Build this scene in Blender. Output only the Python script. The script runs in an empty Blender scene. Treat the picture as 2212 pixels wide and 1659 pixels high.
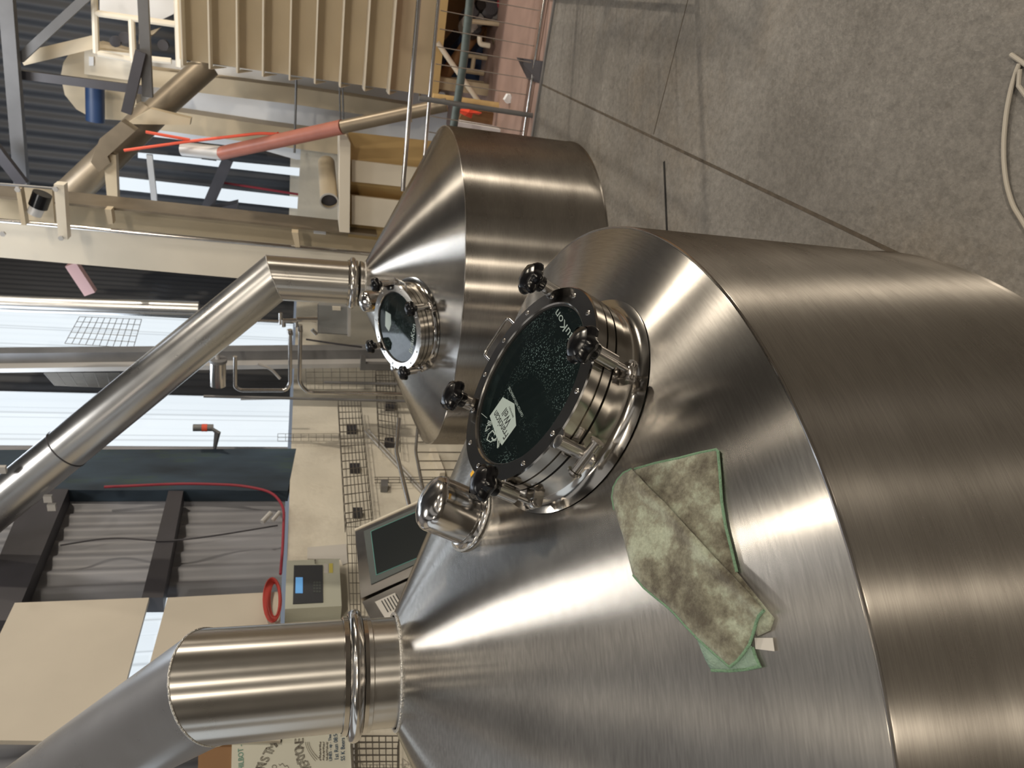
import bpy, math, random
from math import sin, cos, pi, radians, sqrt, atan2, hypot
from mathutils import Vector as V, Matrix, noise
from mathutils.geometry import delaunay_2d_cdt
random.seed(7)
COL = bpy.context.scene.collection
# ------------------------------------------------------------ camera geometry
FPX, PITCH, ROLL, H = 1582.44, 0.28701, 0.031607, 1.6
PX, PY = 1106.0, 829.5
FW = V((0, cos(PITCH), -sin(PITCH)))
_r0 = V((1, 0, 0)); _u0 = _r0.cross(FW)
RT = _r0*cos(ROLL)+_u0*sin(ROLL); UP = _u0*cos(ROLL)-_r0*sin(ROLL)
EYE = V((0, 0, H))
def ray(x, y): return FW - UP*((x-PX)/FPX) - RT*((y-PY)/FPX)
TH = radians(27.3)
A = V((sin(TH), cos(TH), 0)); B = V((-cos(TH), sin(TH), 0)); Z = V((0, 0, 1))
def F(s, t, z): return A*s + B*t + Z*z          # the hall's own axes
def st(p): return p.dot(A), p.dot(B), p.z
def plane(x, y, p0, n):
    d = ray(x, y); return EYE + d*((p0-EYE).dot(n)/d.dot(n))
def PA(x, y, s): return plane(x, y, A*s, A)     # on a plane across the hall
def PF(x, y, z=0.0): return plane(x, y, V((0, 0, z)), Z)
TW = 3.49
def PW(x, y, off=0.0): return plane(x, y, B*(TW-off), B)  # on the left wall
# ------------------------------------------------------------ helpers
def tag(o, label=None, cat=None, group=None, kind=None):
    if label: o['label'] = label
    if cat: o['category'] = cat
    if group: o['group'] = group
    if kind: o['kind'] = kind
    return o
def wloc(o):
    p = V((0, 0, 0))
    while o: p += o.location; o = o.parent
    return p
def thing(name, loc, label, cat, group=None):
    o = bpy.data.objects.new(name, None); COL.objects.link(o); o.location = V(loc); o.empty_display_size = .1
    return tag(o, label, cat, group)
class MB:
    def __init__(s): s.v = []; s.f = []; s.mi = []
    def add(s, vs, fs, m=0):
        k = len(s.v); s.v += [V(p) for p in vs]; s.f += [[i+k for i in f] for f in fs]; s.mi += [m]*len(fs); return s
    def box(s, c, ax, ay, az, m=0):
        c = V(c); v = [c+ax*i+ay*j+az*k for i in (-1, 1) for j in (-1, 1) for k in (-1, 1)]
        f = [(0, 1, 3, 2), (4, 6, 7, 5), (0, 4, 5, 1), (2, 3, 7, 6), (0, 2, 6, 4), (1, 5, 7, 3)]
        if ax.cross(ay).dot(az) < 0: f = [q[::-1] for q in f]
        return s.add(v, f, m)
    def prism(s, pts, d, m=0):
        n = len(pts); pts = [V(p) for p in pts]
        nn = V((0, 0, 0))
        for i in range(n): nn += pts[i].cross(pts[(i+1) % n])
        if nn.dot(d) > 0: pts = pts[::-1]
        v = pts+[p+d for p in pts]
        f = [list(range(n)), list(range(2*n-1, n-1, -1))]+[(i, i+n, (i+1) % n+n, (i+1) % n) for i in range(n)]
        return s.add(v, f, m)
    def lathe(s, prof, o, n, seg=48, cap0=True, cap1=True, m=0, mod=None):
        n = V(n).normalized(); a = n.cross(V((1, 0, 0)) if abs(n.x) < .9 else V((0, 1, 0))).normalized(); b = n.cross(a); o = V(o)
        vs = []
        for (r, h) in prof:
            for k in range(seg):
                t = 2*pi*k/seg; rr = r*(mod(t) if mod else 1); vs.append(o+n*h+a*(rr*cos(t))+b*(rr*sin(t)))
        fs = []
        for i in range(len(prof)-1):
            for k in range(seg):
                k2 = (k+1) % seg; fs.append((i*seg+k, i*seg+k2, (i+1)*seg+k2, (i+1)*seg+k))
        if cap0: fs.append(list(range(seg))[::-1])
        if cap1: fs.append([(len(prof)-1)*seg+k for k in range(seg)])
        return s.add(vs, fs, m)
    def tube(s, pts, r, seg=12, m=0, cap=True):
        pts = [V(p) for p in pts]; n = len(pts); vs = []; up = None
        for i, p in enumerate(pts):
            d = (pts[min(i+1, n-1)]-pts[max(i-1, 0)]).normalized()
            if up is None:
                up = d.cross(Z if abs(d.z) < .9 else V((1, 0, 0))).normalized()
            up = (up-d*up.dot(d)).normalized(); b = d.cross(up); k = 1.0
            if 0 < i < n-1:
                c = max(.3, (pts[i]-pts[i-1]).normalized().dot(d)); k = 1/c; ax = (pts[i+1]-pts[i]).normalized()-(pts[i]-pts[i-1]).normalized()
                axn = ax.normalized() if ax.length > 1e-6 else None
            else: axn = None
            rr = r[i] if isinstance(r, (list, tuple)) else r
            for q in range(seg):
                t = 2*pi*q/seg; w = up*cos(t)+b*sin(t)
                if axn is not None: w = w+axn*(w.dot(axn)*(k-1))
                vs.append(p+w*rr)
        fs = []
        for i in range(n-1):
            for q in range(seg):
                q2 = (q+1) % seg; fs.append((i*seg+q, i*seg+q2, (i+1)*seg+q2, (i+1)*seg+q))
        if cap: fs += [list(range(seg))[::-1], [(n-1)*seg+q for q in range(seg)]]
        return s.add(vs, fs, m)
    def build(s, name, mats, parent=None, smooth=True, ang=35, rot=False):
        mats = mats if isinstance(mats, (list, tuple)) else [mats]
        me = bpy.data.meshes.new(name); o = bpy.data.objects.new(name, me); COL.objects.link(o)
        if parent:
            o.parent = parent; off = wloc(parent); vs = [p-off for p in s.v]
        else:
            mn = V([min(p[i] for p in s.v) for i in range(3)]); mx = V([max(p[i] for p in s.v) for i in range(3)])
            off = V(((mn.x+mx.x)/2, (mn.y+mx.y)/2, mn.z)); o.location = off; vs = [p-off for p in s.v]
            if rot:
                o.rotation_euler = (0, 0, pi/2-TH); vs = [V((p.dot(A), p.dot(B), p.z)) for p in vs]
        me.from_pydata([tuple(p) for p in vs], [], s.f); me.update()
        for m in mats: me.materials.append(m)
        for p, i in zip(me.polygons, s.mi): p.material_index = i; p.use_smooth = smooth
        import bmesh
        bm = bmesh.new(); bm.from_mesh(me); bmesh.ops.recalc_face_normals(bm, faces=bm.faces[:]); bm.to_mesh(me); bm.free()
        if smooth:
            try: me.set_sharp_from_angle(angle=radians(ang))
            except Exception: pass
        return o
def arc(p, n=6, r=.05):
    """round the corners of a polyline"""
    p = [V(q) for q in p]; out = [p[0]]
    for i in range(1, len(p)-1):
        a = p[i-1]-p[i]; b = p[i+1]-p[i]; k = min(r, a.length*.45, b.length*.45)
        q0 = p[i]+a.normalized()*k; q2 = p[i]+b.normalized()*k
        for j in range(n+1):
            t = j/n; out.append(q0*(1-t)**2+p[i]*2*t*(1-t)+q2*t*t)
    return out+[p[-1]]
# ------------------------------------------------------------ materials
def newmat(name):
    m = bpy.data.materials.new(name); m.use_nodes = True
    return m, m.node_tree, m.node_tree.nodes['Principled BSDF']
def N(nt, t, **k):
    n = nt.nodes.new(t)
    for a, b in k.items():
        if hasattr(n, a): setattr(n, a, b)
        else: n.inputs[a.replace('_', ' ')].default_value = b
    return n
def mat(name, col, rough=.5, metal=0, var=0, scale=6, bump=0, bscale=60, emit=None, es=1, spec=.5, coat=0, stretch=None, stains=None):
    m, nt, p = newmat(name); L = nt.links.new
    p.inputs['Roughness'].default_value = rough; p.inputs['Metallic'].default_value = metal
    p.inputs['Specular IOR Level'].default_value = spec; p.inputs['Coat Weight'].default_value = coat
    p.inputs['Base Color'].default_value = (*col, 1)
    tc = N(nt, 'ShaderNodeTexCoord'); src = tc.outputs['Object']
    if stretch:
        mp = N(nt, 'ShaderNodeMapping'); mp.inputs['Scale'].default_value = stretch; L(src, mp.inputs[0]); src = mp.outputs[0]
    if var:
        n = N(nt, 'ShaderNodeTexNoise'); n.inputs['Scale'].default_value = scale; n.inputs['Detail'].default_value = 8; L(src, n.inputs['Vector'])
        r = N(nt, 'ShaderNodeValToRGB'); r.color_ramp.elements[0].position = .3; r.color_ramp.elements[1].position = .7
        r.color_ramp.elements[0].color = (*[c*(1-var) for c in col], 1); r.color_ramp.elements[1].color = (*[min(1, c*(1+var)) for c in col], 1)
        L(n.outputs[0], r.inputs[0]); out = r.outputs[0]
        if stains:
            n2 = N(nt, 'ShaderNodeTexNoise'); n2.inputs['Scale'].default_value = scale*.45; n2.inputs['Detail'].default_value = 10; n2.inputs['Roughness'].default_value = .7; L(src, n2.inputs['Vector'])
            r2 = N(nt, 'ShaderNodeValToRGB'); r2.color_ramp.elements[0].position = .52; r2.color_ramp.elements[1].position = .68
            L(n2.outputs[0], r2.inputs[0]); mx = N(nt, 'ShaderNodeMixRGB'); mx.inputs[2].default_value = (*stains, 1); L(r2.outputs[0], mx.inputs[0]); L(out, mx.inputs[1]); out = mx.outputs[0]
        L(out, p.inputs['Base Color'])
    if bump:
        n = N(nt, 'ShaderNodeTexNoise'); n.inputs['Scale'].default_value = bscale; n.inputs['Detail'].default_value = 6; L(src, n.inputs['Vector'])
        b = N(nt, 'ShaderNodeBump'); b.inputs['Strength'].default_value = bump; b.inputs['Distance'].default_value = .01; L(n.outputs[0], b.inputs['Height']); L(b.outputs[0], p.inputs['Normal'])
    if emit:
        p.inputs['Emission Color'].default_value = (*emit, 1); p.inputs['Emission Strength'].default_value = es
    return m
def steel(name, col=(.56, .53, .5), rough=.3, aniso=.0, smudge=.06, rotA=0.25, grain=0.0, var=.12):
    m, nt, p = newmat(name); L = nt.links.new
    p.inputs['Metallic'].default_value = 1; tc = N(nt, 'ShaderNodeTexCoord')
    n = N(nt, 'ShaderNodeTexNoise'); n.inputs['Scale'].default_value = 3.2; n.inputs['Detail'].default_value = 9; n.inputs['Roughness'].default_value = .62; L(tc.outputs['Object'], n.inputs['Vector'])
    mr = N(nt, 'ShaderNodeMapRange'); mr.inputs['From Min'].default_value = .3; mr.inputs['From Max'].default_value = .75
    mr.inputs['To Min'].default_value = rough-smudge; mr.inputs['To Max'].default_value = rough+smudge; L(n.outputs[0], mr.inputs[0]); L(mr.outputs[0], p.inputs['Roughness'])
    r = N(nt, 'ShaderNodeValToRGB'); r.color_ramp.elements[0].position = .3; r.color_ramp.elements[1].position = .72
    r.color_ramp.elements[0].color = (*[c*(1-var) for c in col], 1); r.color_ramp.elements[1].color = (*col, 1); L(n.outputs[0], r.inputs[0]); L(r.outputs[0], p.inputs['Base Color'])
    if aniso:
        p.inputs['Anisotropic'].default_value = aniso; p.inputs['Anisotropic Rotation'].default_value = rotA
        tg = N(nt, 'ShaderNodeTangent'); tg.direction_type = 'RADIAL'; tg.axis = 'Z'; L(tg.outputs[0], p.inputs['Tangent'])
    if grain:
        # fine scratches running round the vessel: every scratch tips the surface a little up or down its slope
        tg2 = N(nt, 'ShaderNodeTangent'); tg2.direction_type = 'RADIAL'; tg2.axis = 'Z'
        ge = N(nt, 'ShaderNodeNewGeometry'); cr = N(nt, 'ShaderNodeVectorMath', operation='CROSS_PRODUCT'); L(ge.outputs['Normal'], cr.inputs[0]); L(tg2.outputs[0], cr.inputs[1])
        sp = N(nt, 'ShaderNodeSeparateXYZ'); L(tc.outputs['Object'], sp.inputs[0])
        at = N(nt, 'ShaderNodeMath', operation='ARCTAN2'); L(sp.outputs[1], at.inputs[0]); L(sp.outputs[0], at.inputs[1])
        ln = N(nt, 'ShaderNodeVectorMath', operation='LENGTH'); L(tc.outputs['Object'], ln.inputs[0])
        cb = N(nt, 'ShaderNodeCombineXYZ'); L(at.outputs[0], cb.inputs[0]); L(ln.outputs['Value'], cb.inputs[1]); L(sp.outputs[2], cb.inputs[2])
        tot = None
        for q, sc_ in enumerate(((40, 1700, 1900), (90, 2300, 2100), (25, 1300, 1500))):
            mp = N(nt, 'ShaderNodeVectorMath', operation='MULTIPLY'); mp.inputs[1].default_value = sc_; L(cb.outputs[0], mp.inputs[0])
            fl = N(nt, 'ShaderNodeVectorMath', operation='FLOOR'); L(mp.outputs[0], fl.inputs[0])
            wn_ = N(nt, 'ShaderNodeTexWhiteNoise'); wn_.noise_dimensions = '3D'; L(fl.outputs[0], wn_.inputs['Vector'])
            if tot is None: tot = wn_.outputs['Value']
            else:
                ad = N(nt, 'ShaderNodeMath', operation='ADD'); L(tot, ad.inputs[0]); L(wn_.outputs['Value'], ad.inputs[1]); tot = ad.outputs[0]
        sb_ = N(nt, 'ShaderNodeMath', operation='MULTIPLY_ADD'); sb_.inputs[1].default_value = grain*.667; sb_.inputs[2].default_value = -grain; L(tot, sb_.inputs[0])
        sv = N(nt, 'ShaderNodeVectorMath', operation='SCALE'); L(cr.outputs[0], sv.inputs[0]); L(sb_.outputs[0], sv.inputs['Scale'])
        av = N(nt, 'ShaderNodeVectorMath', operation='ADD'); L(ge.outputs['Normal'], av.inputs[0]); L(sv.outputs[0], av.inputs[1])
        nv = N(nt, 'ShaderNodeVectorMath', operation='NORMALIZE'); L(av.outputs[0], nv.inputs[0]); L(nv.outputs[0], p.inputs['Normal'])
    return m
M = {}
def shellmat(name, c0, c1, rough, aniso):
    """stainless sheet brushed round the vessel: the scratches spread reflections up and down the slope, hardly sideways"""
    m, nt, p = newmat(name); L = nt.links.new; nt.nodes.remove(p)
    tc = N(nt, 'ShaderNodeTexCoord'); mp = N(nt, 'ShaderNodeMapping'); mp.inputs['Scale'].default_value = (1, 1, 2.5); L(tc.outputs['Object'], mp.inputs[0])
    n = N(nt, 'ShaderNodeTexNoise'); n.inputs['Scale'].default_value = 2.6; n.inputs['Detail'].default_value = 8; n.inputs['Roughness'].default_value = .6; L(mp.outputs[0], n.inputs['Vector'])
    r = N(nt, 'ShaderNodeValToRGB'); r.color_ramp.elements[0].position = .32; r.color_ramp.elements[1].position = .70
    r.color_ramp.elements[0].color = (*c0, 1); r.color_ramp.elements[1].color = (*c1, 1); L(n.outputs[0], r.inputs[0])
    # fine lines round the vessel
    sp = N(nt, 'ShaderNodeSeparateXYZ'); L(tc.outputs['Object'], sp.inputs[0])
    at = N(nt, 'ShaderNodeMath', operation='ARCTAN2'); L(sp.outputs[1], at.inputs[0]); L(sp.outputs[0], at.inputs[1])
    ln = N(nt, 'ShaderNodeVectorMath', operation='LENGTH'); L(tc.outputs['Object'], ln.inputs[0])
    cb = N(nt, 'ShaderNodeCombineXYZ'); L(at.outputs[0], cb.inputs[0]); L(ln.outputs['Value'], cb.inputs[1]); L(sp.outputs[2], cb.inputs[2])
    m2 = N(nt, 'ShaderNodeVectorMath', operation='MULTIPLY'); m2.inputs[1].default_value = (22, 420, 420); L(cb.outputs[0], m2.inputs[0])
    gn = N(nt, 'ShaderNodeTexNoise'); gn.inputs['Scale'].default_value = 1; gn.inputs['Detail'].default_value = 3; L(m2.outputs[0], gn.inputs['Vector'])
    gr_ = N(nt, 'ShaderNodeMapRange'); gr_.inputs['From Min'].default_value = .3; gr_.inputs['From Max'].default_value = .7; gr_.inputs['To Min'].default_value = .86; gr_.inputs['To Max'].default_value = 1.06; L(gn.outputs[0], gr_.inputs[0])
    cs = N(nt, 'ShaderNodeVectorMath', operation='SCALE'); L(r.outputs[0], cs.inputs[0]); L(gr_.outputs[0], cs.inputs['Scale'])
    tg = N(nt, 'ShaderNodeTangent'); tg.direction_type = 'RADIAL'; tg.axis = 'Z'
    rr = N(nt, 'ShaderNodeMapRange'); rr.inputs['From Min'].default_value = .3; rr.inputs['From Max'].default_value = .75; rr.inputs['To Min'].default_value = rough-.03; rr.inputs['To Max'].default_value = rough+.025; L(n.outputs[0], rr.inputs[0])
    g = N(nt, 'ShaderNodeBsdfAnisotropic'); g.inputs['Anisotropy'].default_value = aniso; L(rr.outputs[0], g.inputs['Roughness'])
    L(cs.outputs[0], g.inputs['Color']); L(tg.outputs[0], g.inputs['Tangent']); prev = g.outputs[0]
    L(prev, nt.nodes['Material Output'].inputs[0]); return m
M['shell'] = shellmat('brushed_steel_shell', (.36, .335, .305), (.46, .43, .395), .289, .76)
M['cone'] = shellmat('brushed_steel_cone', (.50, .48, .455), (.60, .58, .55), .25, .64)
M['polish'] = steel('polished_steel', (.60, .575, .55), .16, 0, .04)
M['duct'] = steel('duct_steel', (.60, .58, .55), .30, .90, .03, .25)
M['duct2'] = steel('dull_duct_steel', (.52, .52, .52), .30, 0, .05)
M['weld'] = mat('weld_bead', (.7, .69, .67), .35, 1, bump=.8, bscale=160)
M['collar'] = steel('turned_steel', (.58, .555, .52), .13, 0, .04)
M['bolt'] = steel('bolt_steel', (.6, .58, .56), .22, 0, .04)
M['knob'] = mat('black_plastic', (.004, .004, .005), .22, 0, spec=.35)
M['gasket'] = mat('black_rubber', (.012, .012, .012), .6)
M['inside'] = mat('vessel_inside_shade', (.008, .013, .013), .5)
M['letter'] = mat('etched_lettering', (.26, .33, .33), .6)
M['sticker'] = mat('pale_sticker', (.37, .45, .44), .45)
M['black'] = mat('black_print', (.01, .012, .013), .5)
M['yellow'] = mat('yellow_plastic', (.78, .43, .03), .4)
def glassmat():
    m, nt, p = newmat('wet_glass'); L = nt.links.new
    p.inputs['Base Color'].default_value = (.010, .016, .017, 1); p.inputs['Roughness'].default_value = .04; p.inputs['Specular IOR Level'].default_value = .5
    tc = N(nt, 'ShaderNodeTexCoord'); vo = N(nt, 'ShaderNodeTexVoronoi'); vo.inputs['Scale'].default_value = 190; L(tc.outputs['Object'], vo.inputs['Vector'])
    lt = N(nt, 'ShaderNodeMath', operation='LESS_THAN'); lt.inputs[1].default_value = .30; L(vo.outputs['Distance'], lt.inputs[0])
    n = N(nt, 'ShaderNodeTexNoise'); n.inputs['Scale'].default_value = 7; n.inputs['Detail'].default_value = 6; L(tc.outputs['Object'], n.inputs['Vector'])
    r = N(nt, 'ShaderNodeValToRGB'); r.color_ramp.elements[0].position = .50; r.color_ramp.elements[1].position = .72; L(n.outputs[0], r.inputs[0])
    mu = N(nt, 'ShaderNodeMath', operation='MULTIPLY'); L(lt.outputs[0], mu.inputs[0]); L(r.outputs[0], mu.inputs[1])
    mx = N(nt, 'ShaderNodeMixRGB'); mx.inputs[1].default_value = (.009, .015, .016, 1); mx.inputs[2].default_value = (.22, .34, .34, 1); L(mu.outputs[0], mx.inputs[0])
    tr = N(nt, 'ShaderNodeBsdfTransparent'); tr.inputs[0].default_value = (.55, .68, .66, 1); ms = N(nt, 'ShaderNodeMixShader'); ms.inputs[0].default_value = .35
    L(mx.outputs[0], p.inputs['Base Color']); out = nt.nodes['Material Output']
    L(p.outputs[0], ms.inputs[1]); L(tr.outputs[0], ms.inputs[2]); L(ms.outputs[0], out.inputs[0])
    b = N(nt, 'ShaderNodeBump'); b.inputs['Strength'].default_value = .25; b.inputs['Distance'].default_value = .001; L(mu.outputs[0], b.inputs['Height']); L(b.outputs[0], p.inputs['Normal'])
    return m
M['glass'] = glassmat()
def clear():
    m, nt, p = newmat('clear_plastic'); L = nt.links.new
    p.inputs['Base Color'].default_value = (.35, .36, .36, 1); p.inputs['Roughness'].default_value = .12
    tr = N(nt, 'ShaderNodeBsdfTransparent'); ms = N(nt, 'ShaderNodeMixShader'); ms.inputs[0].default_value = .55
    L(p.outputs[0], ms.inputs[1]); L(tr.outputs[0], ms.inputs[2]); L(ms.outputs[0], nt.nodes['Material Output'].inputs[0]); return m
M['clear'] = clear()
def floormat():
    m, nt, p = newmat('worn_concrete'); L = nt.links.new
    tc = N(nt, 'ShaderNodeTexCoord'); src = tc.outputs['Object']
    def nz(sc, det=8, ro=.6):
        n = N(nt, 'ShaderNodeTexNoise'); n.inputs['Scale'].default_value = sc; n.inputs['Detail'].default_value = det; n.inputs['Roughness'].default_value = ro; L(src, n.inputs['Vector']); return n.outputs[0]
    def ramp(s, a, b, ca, cb):
        r = N(nt, 'ShaderNodeValToRGB'); e = r.color_ramp.elements; e[0].position = a; e[1].position = b; e[0].color = (*ca, 1); e[1].color = (*cb, 1); L(s, r.inputs[0]); return r.outputs[0]
    def mix(f, a, b, t='MIX', k=1):
        x = N(nt, 'ShaderNodeMixRGB', blend_type=t)
        if isinstance(f, float): x.inputs[0].default_value = f
        else: L(f, x.inputs[0])
        L(a, x.inputs[1])
        if isinstance(b, tuple): x.inputs[2].default_value = (*b, 1)
        else: L(b, x.inputs[2])
        return x.outputs[0]
    base = ramp(nz(1.3), .34, .68, (.135, .127, .117), (.215, .206, .194))
    base = mix(ramp(nz(.8, 9, .7), .50, .66, (0, 0, 0), (.55, .55, .55)), base, (.165, .135, .10))
    base = mix(.35, base, ramp(nz(45, 5, .7), .35, .65, (.25, .25, .25), (.85, .85, .85)), 'OVERLAY')
    base = mix(ramp(nz(17, 3, .5), .72, .76, (0, 0, 0), (.4, .4, .4)), base, (.08, .07, .06))
    L(base, p.inputs['Base Color']); 
    r = ramp(nz(2.2), .35, .7, (.42, .42, .42), (.62, .62, .62)); L(r, p.inputs['Roughness'])
    # anti-slip texture: short crossed ridges
    w = N(nt, 'ShaderNodeTexVoronoi', distance='CHEBYCHEV'); w.inputs['Scale'].default_value = 62; L(src, w.inputs['Vector'])
    b = N(nt, 'ShaderNodeBump'); b.inputs['Strength'].default_value = .42; b.inputs['Distance'].default_value = .004; L(w.outputs[0], b.inputs['Height'])
    b2 = N(nt, 'ShaderNodeBump'); b2.inputs['Strength'].default_value = .25; b2.inputs['Distance'].default_value = .01; L(nz(26, 6, .7), b2.inputs['Height']); L(b.outputs[0], b2.inputs['Normal']); L(b2.outputs[0], p.inputs['Normal'])
    return m
M['floor'] = floormat()
M['groove'] = mat('joint_filler', (.075, .06, .045), .8, var=.3, scale=20, bump=.4)
M['slot'] = mat('dark_slot', (.006, .006, .006), .8)
M['pinkfloor'] = mat('red_painted_floor', (.30, .205, .175), .55, var=.15, scale=3)
M['cream'] = mat('cream_painted_block', (.66, .62, .53), .7, var=.08, scale=2.5, bump=.25, bscale=30, stains=(.50, .46, .39))
M['board'] = mat('cream_board', (.56, .51, .43), .6, var=.06, scale=2)
M['clad'] = mat('grey_cladding', (.22, .225, .25), .5, var=.2, scale=2, stretch=(4, 4, .6))
M['dclad'] = mat('dark_cladding', (.034, .036, .042), .6, var=.2, scale=2, stretch=(4, 4, .6))
M['roof'] = mat('roof_sheet', (.06, .062, .065), .7, var=.2, scale=2)
def sheetmat():
    """daylight coming through corrugated translucent sheet; the folds let less through"""
    m, nt, p = newmat('translucent_sheet'); L = nt.links.new
    p.inputs['Base Color'].default_value = (.12, .13, .14, 1); p.inputs['Specular IOR Level'].default_value = .1; tc = N(nt, 'ShaderNodeTexCoord'); sp = N(nt, 'ShaderNodeSeparateXYZ'); L(tc.outputs['Object'], sp.inputs[0])
    mu = N(nt, 'ShaderNodeMath', operation='MULTIPLY'); mu.inputs[1].default_value = 1/.11; L(sp.outputs[0], mu.inputs[0])
    pp = N(nt, 'ShaderNodeMath', operation='PINGPONG'); pp.inputs[1].default_value = .5; L(mu.outputs[0], pp.inputs[0])
    mr = N(nt, 'ShaderNodeMapRange'); mr.inputs['From Min'].default_value = 0; mr.inputs['From Max'].default_value = .10; mr.inputs['To Min'].default_value = 1.65; mr.inputs['To Max'].default_value = 2.35; L(pp.outputs[0], mr.inputs[0])
    p.inputs['Emission Color'].default_value = (.86, .94, 1, 1); L(mr.outputs[0], p.inputs['Emission Strength']); return m
M['sky'] = sheetmat()
M['darkst'] = mat('dark_painted_steel', (.045, .043, .052), .5, var=.15, scale=4)
M['roofst'] = mat('roof_steel', (.10, .10, .105), .6, 0, var=.15, scale=4)
M['greyst'] = mat('grey_steel', (.20, .20, .205), .45, .4, var=.15, scale=4)
M['lightst'] = mat('pale_grey_steel', (.50, .49, .48), .45, .3)
M['beige'] = mat('beige_enamel', (.56, .47, .335), .45, var=.05, scale=3)
M['beige2'] = mat('pale_beige_enamel', (.74, .68, .57), .45, var=.04, scale=3)
M['ochre'] = mat('ochre_panel', (.52, .37, .17), .5, var=.06, scale=3)
M['white'] = mat('white_sheet', (.86, .88, .92), .5, var=.03, scale=2)
M['bronze'] = mat('brownish_steel', (.23, .19, .14), .4, .5, var=.15, scale=5)
M['moss'] = mat('mossy_dark_panel', (.03, .05, .075), .7, var=.5, scale=5, stretch=(1, 1, .3), stains=(.05, .085, .04))
M['wire'] = mat('galvanised_wire', (.16, .145, .125), .45, .6)
M['redpipe'] = mat('red_brown_pipe', (.34, .12, .085), .45, var=.15, scale=5)
M['red'] = mat('orange_red_strap', (.75, .10, .05), .5)
M['redcable'] = mat('red_cable', (.30, .03, .05), .5)
M['pink'] = mat('pink_steel', (.42, .25, .24), .5)
M['orange'] = mat('orange_brown_wall', (.42, .24, .11), .6, var=.2, scale=2)
M['blue'] = mat('blue_machine', (.02, .045, .115), .45)
M['tealpipe'] = mat('grey_green_pipe', (.10, .13, .13), .45)
M['brown'] = mat('brown_card', (.25, .135, .06), .7)
M['redcloth'] = mat('fluorescent_red_cloth', (.95, .09, .04), .8, emit=None)
M['screen'] = mat('dark_screen', (.010, .014, .016), .3, spec=.25)
M['bezel'] = mat('grey_bezel', (.085, .10, .10), .35)
M['teal'] = mat('teal_line', (.10, .34, .30), .4)
M['box'] = mat('grey_cream_enamel', (.52, .53, .45), .45)
M['lcd'] = mat('lit_display', (.1, .3, .6), .3, emit=(.20, .50, .95), es=.9)
M['panelblk'] = mat('dark_keypad', (.045, .05, .06), .4)
M['paper'] = mat('white_paper', (.55, .53, .50), .7)
M['ylabel'] = mat('yellow_label', (.6, .52, .12), .6)
M['wboard'] = mat('whiteboard_face', (.60, .60, .52), .3)
M['ink'] = mat('grey_marker', (.11, .09, .07), .6)
M['inkb'] = mat('blue_marker', (.02, .07, .14), .6)
M['inkg'] = mat('green_marker', (.10, .28, .22), .6)
M['hose'] = mat('grey_hose', (.42, .39, .34), .5)
M['rubble'] = mat('rust_stain', (.33, .17, .09), .8)
def clothmat():
    m, nt, p = newmat('dirty_green_microfibre'); L = nt.links.new
    p.inputs['Roughness'].default_value = .95; p.inputs['Sheen Weight'].default_value = .35; p.inputs['Specular IOR Level'].default_value = .1
    tc = N(nt, 'ShaderNodeTexCoord')
    def nz(sc, d=8, ro=.6):
        n = N(nt, 'ShaderNodeTexNoise'); n.inputs['Scale'].default_value = sc; n.inputs['Detail'].default_value = d; n.inputs['Roughness'].default_value = ro; L(tc.outputs['Object'], n.inputs['Vector']); return n.outputs[0]
    r = N(nt, 'ShaderNodeValToRGB'); e = r.color_ramp.elements; e[0].position = .38; e[0].color = (.10, .088, .065, 1); e[1].position = .62; e[1].color = (.40, .44, .345, 1)
    x = e.new(.5); x.color = (.225, .22, .165, 1); L(nz(15, 8, .65), r.inputs[0])
    mx = N(nt, 'ShaderNodeMixRGB', blend_type='OVERLAY'); mx.inputs[0].default_value = .5; L(r.outputs[0], mx.inputs[1]); L(nz(160, 4, .7), mx.inputs[2]); L(mx.outputs[0], p.inputs['Base Color'])
    b = N(nt, 'ShaderNodeBump'); b.inputs['Strength'].default_value = .6; b.inputs['Distance'].default_value = .004; L(nz(260, 5, .8), b.inputs['Height']); L(b.outputs[0], p.inputs['Normal'])
    return m
M['cloth'] = clothmat()
M['cloth2'] = mat('clean_green_microfibre', (.27, .38, .31), .95, var=.2, scale=30, bump=.5, bscale=260)
M['hem'] = mat('green_stitched_hem', (.21, .36, .235), .85, bump=.8, bscale=300)
# ------------------------------------------------------------ tanks
C1 = V((-.77663, 1.9605, 0)); C2 = V((.59068, 4.62007, 0))
class Tank:
    def __init__(s, C, R, zr, rn, zn, rp): s.C, s.R, s.zr, s.rn, s.zn, s.rp = C, R, zr, rn, zn, rp; s.k = (zn-zr)/(R-rn); s.sl = math.atan(s.k)
    def zc(s, rho): return s.zr+(s.R-rho)*s.k
    def frame(s, az, rho, h):
        e = V((sin(az), cos(az), 0)); n = e*sin(s.sl)+Z*cos(s.sl); d = e*cos(s.sl)-Z*sin(s.sl); c = s.C+e*rho+Z*s.zc(rho)
        return c+n*h, n, d, n.cross(d)
    def hit(s, x, y, off=0.0):
        """where the sight line of a pixel meets the cone"""
        D = ray(x, y); za = s.zr+s.R*s.k+off; k = 1/s.k; o = V((-s.C.x, -s.C.y, H-za))
        a = D.x**2+D.y**2-k*k*D.z**2; b = o.x*D.x+o.y*D.y-k*k*o.z*D.z; c = o.x**2+o.y**2-k*k*o.z**2
        t = (-b-sqrt(max(0, b*b-a*c)))/a
        return EYE+D*t
    def zfront(s, x, r):
        e = V((-s.C.x, -s.C.y, 0)).normalized(); p = s.C+e*r; lo, hi = 0., 6.
        for _ in range(50):
            m = (lo+hi)/2; q = p+Z*m-EYE; X = PX-FPX*q.dot(UP)/q.dot(FW)
            if X > x: lo = m
            else: hi = m
        return lo
T1 = Tank(C1, 1.21297, .82116, .14569, 1.32289, .138)
T2 = Tank(C2, .98760, .79553, .1345, .79553+(.98760-.1345)*.48797, .1323)
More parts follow.
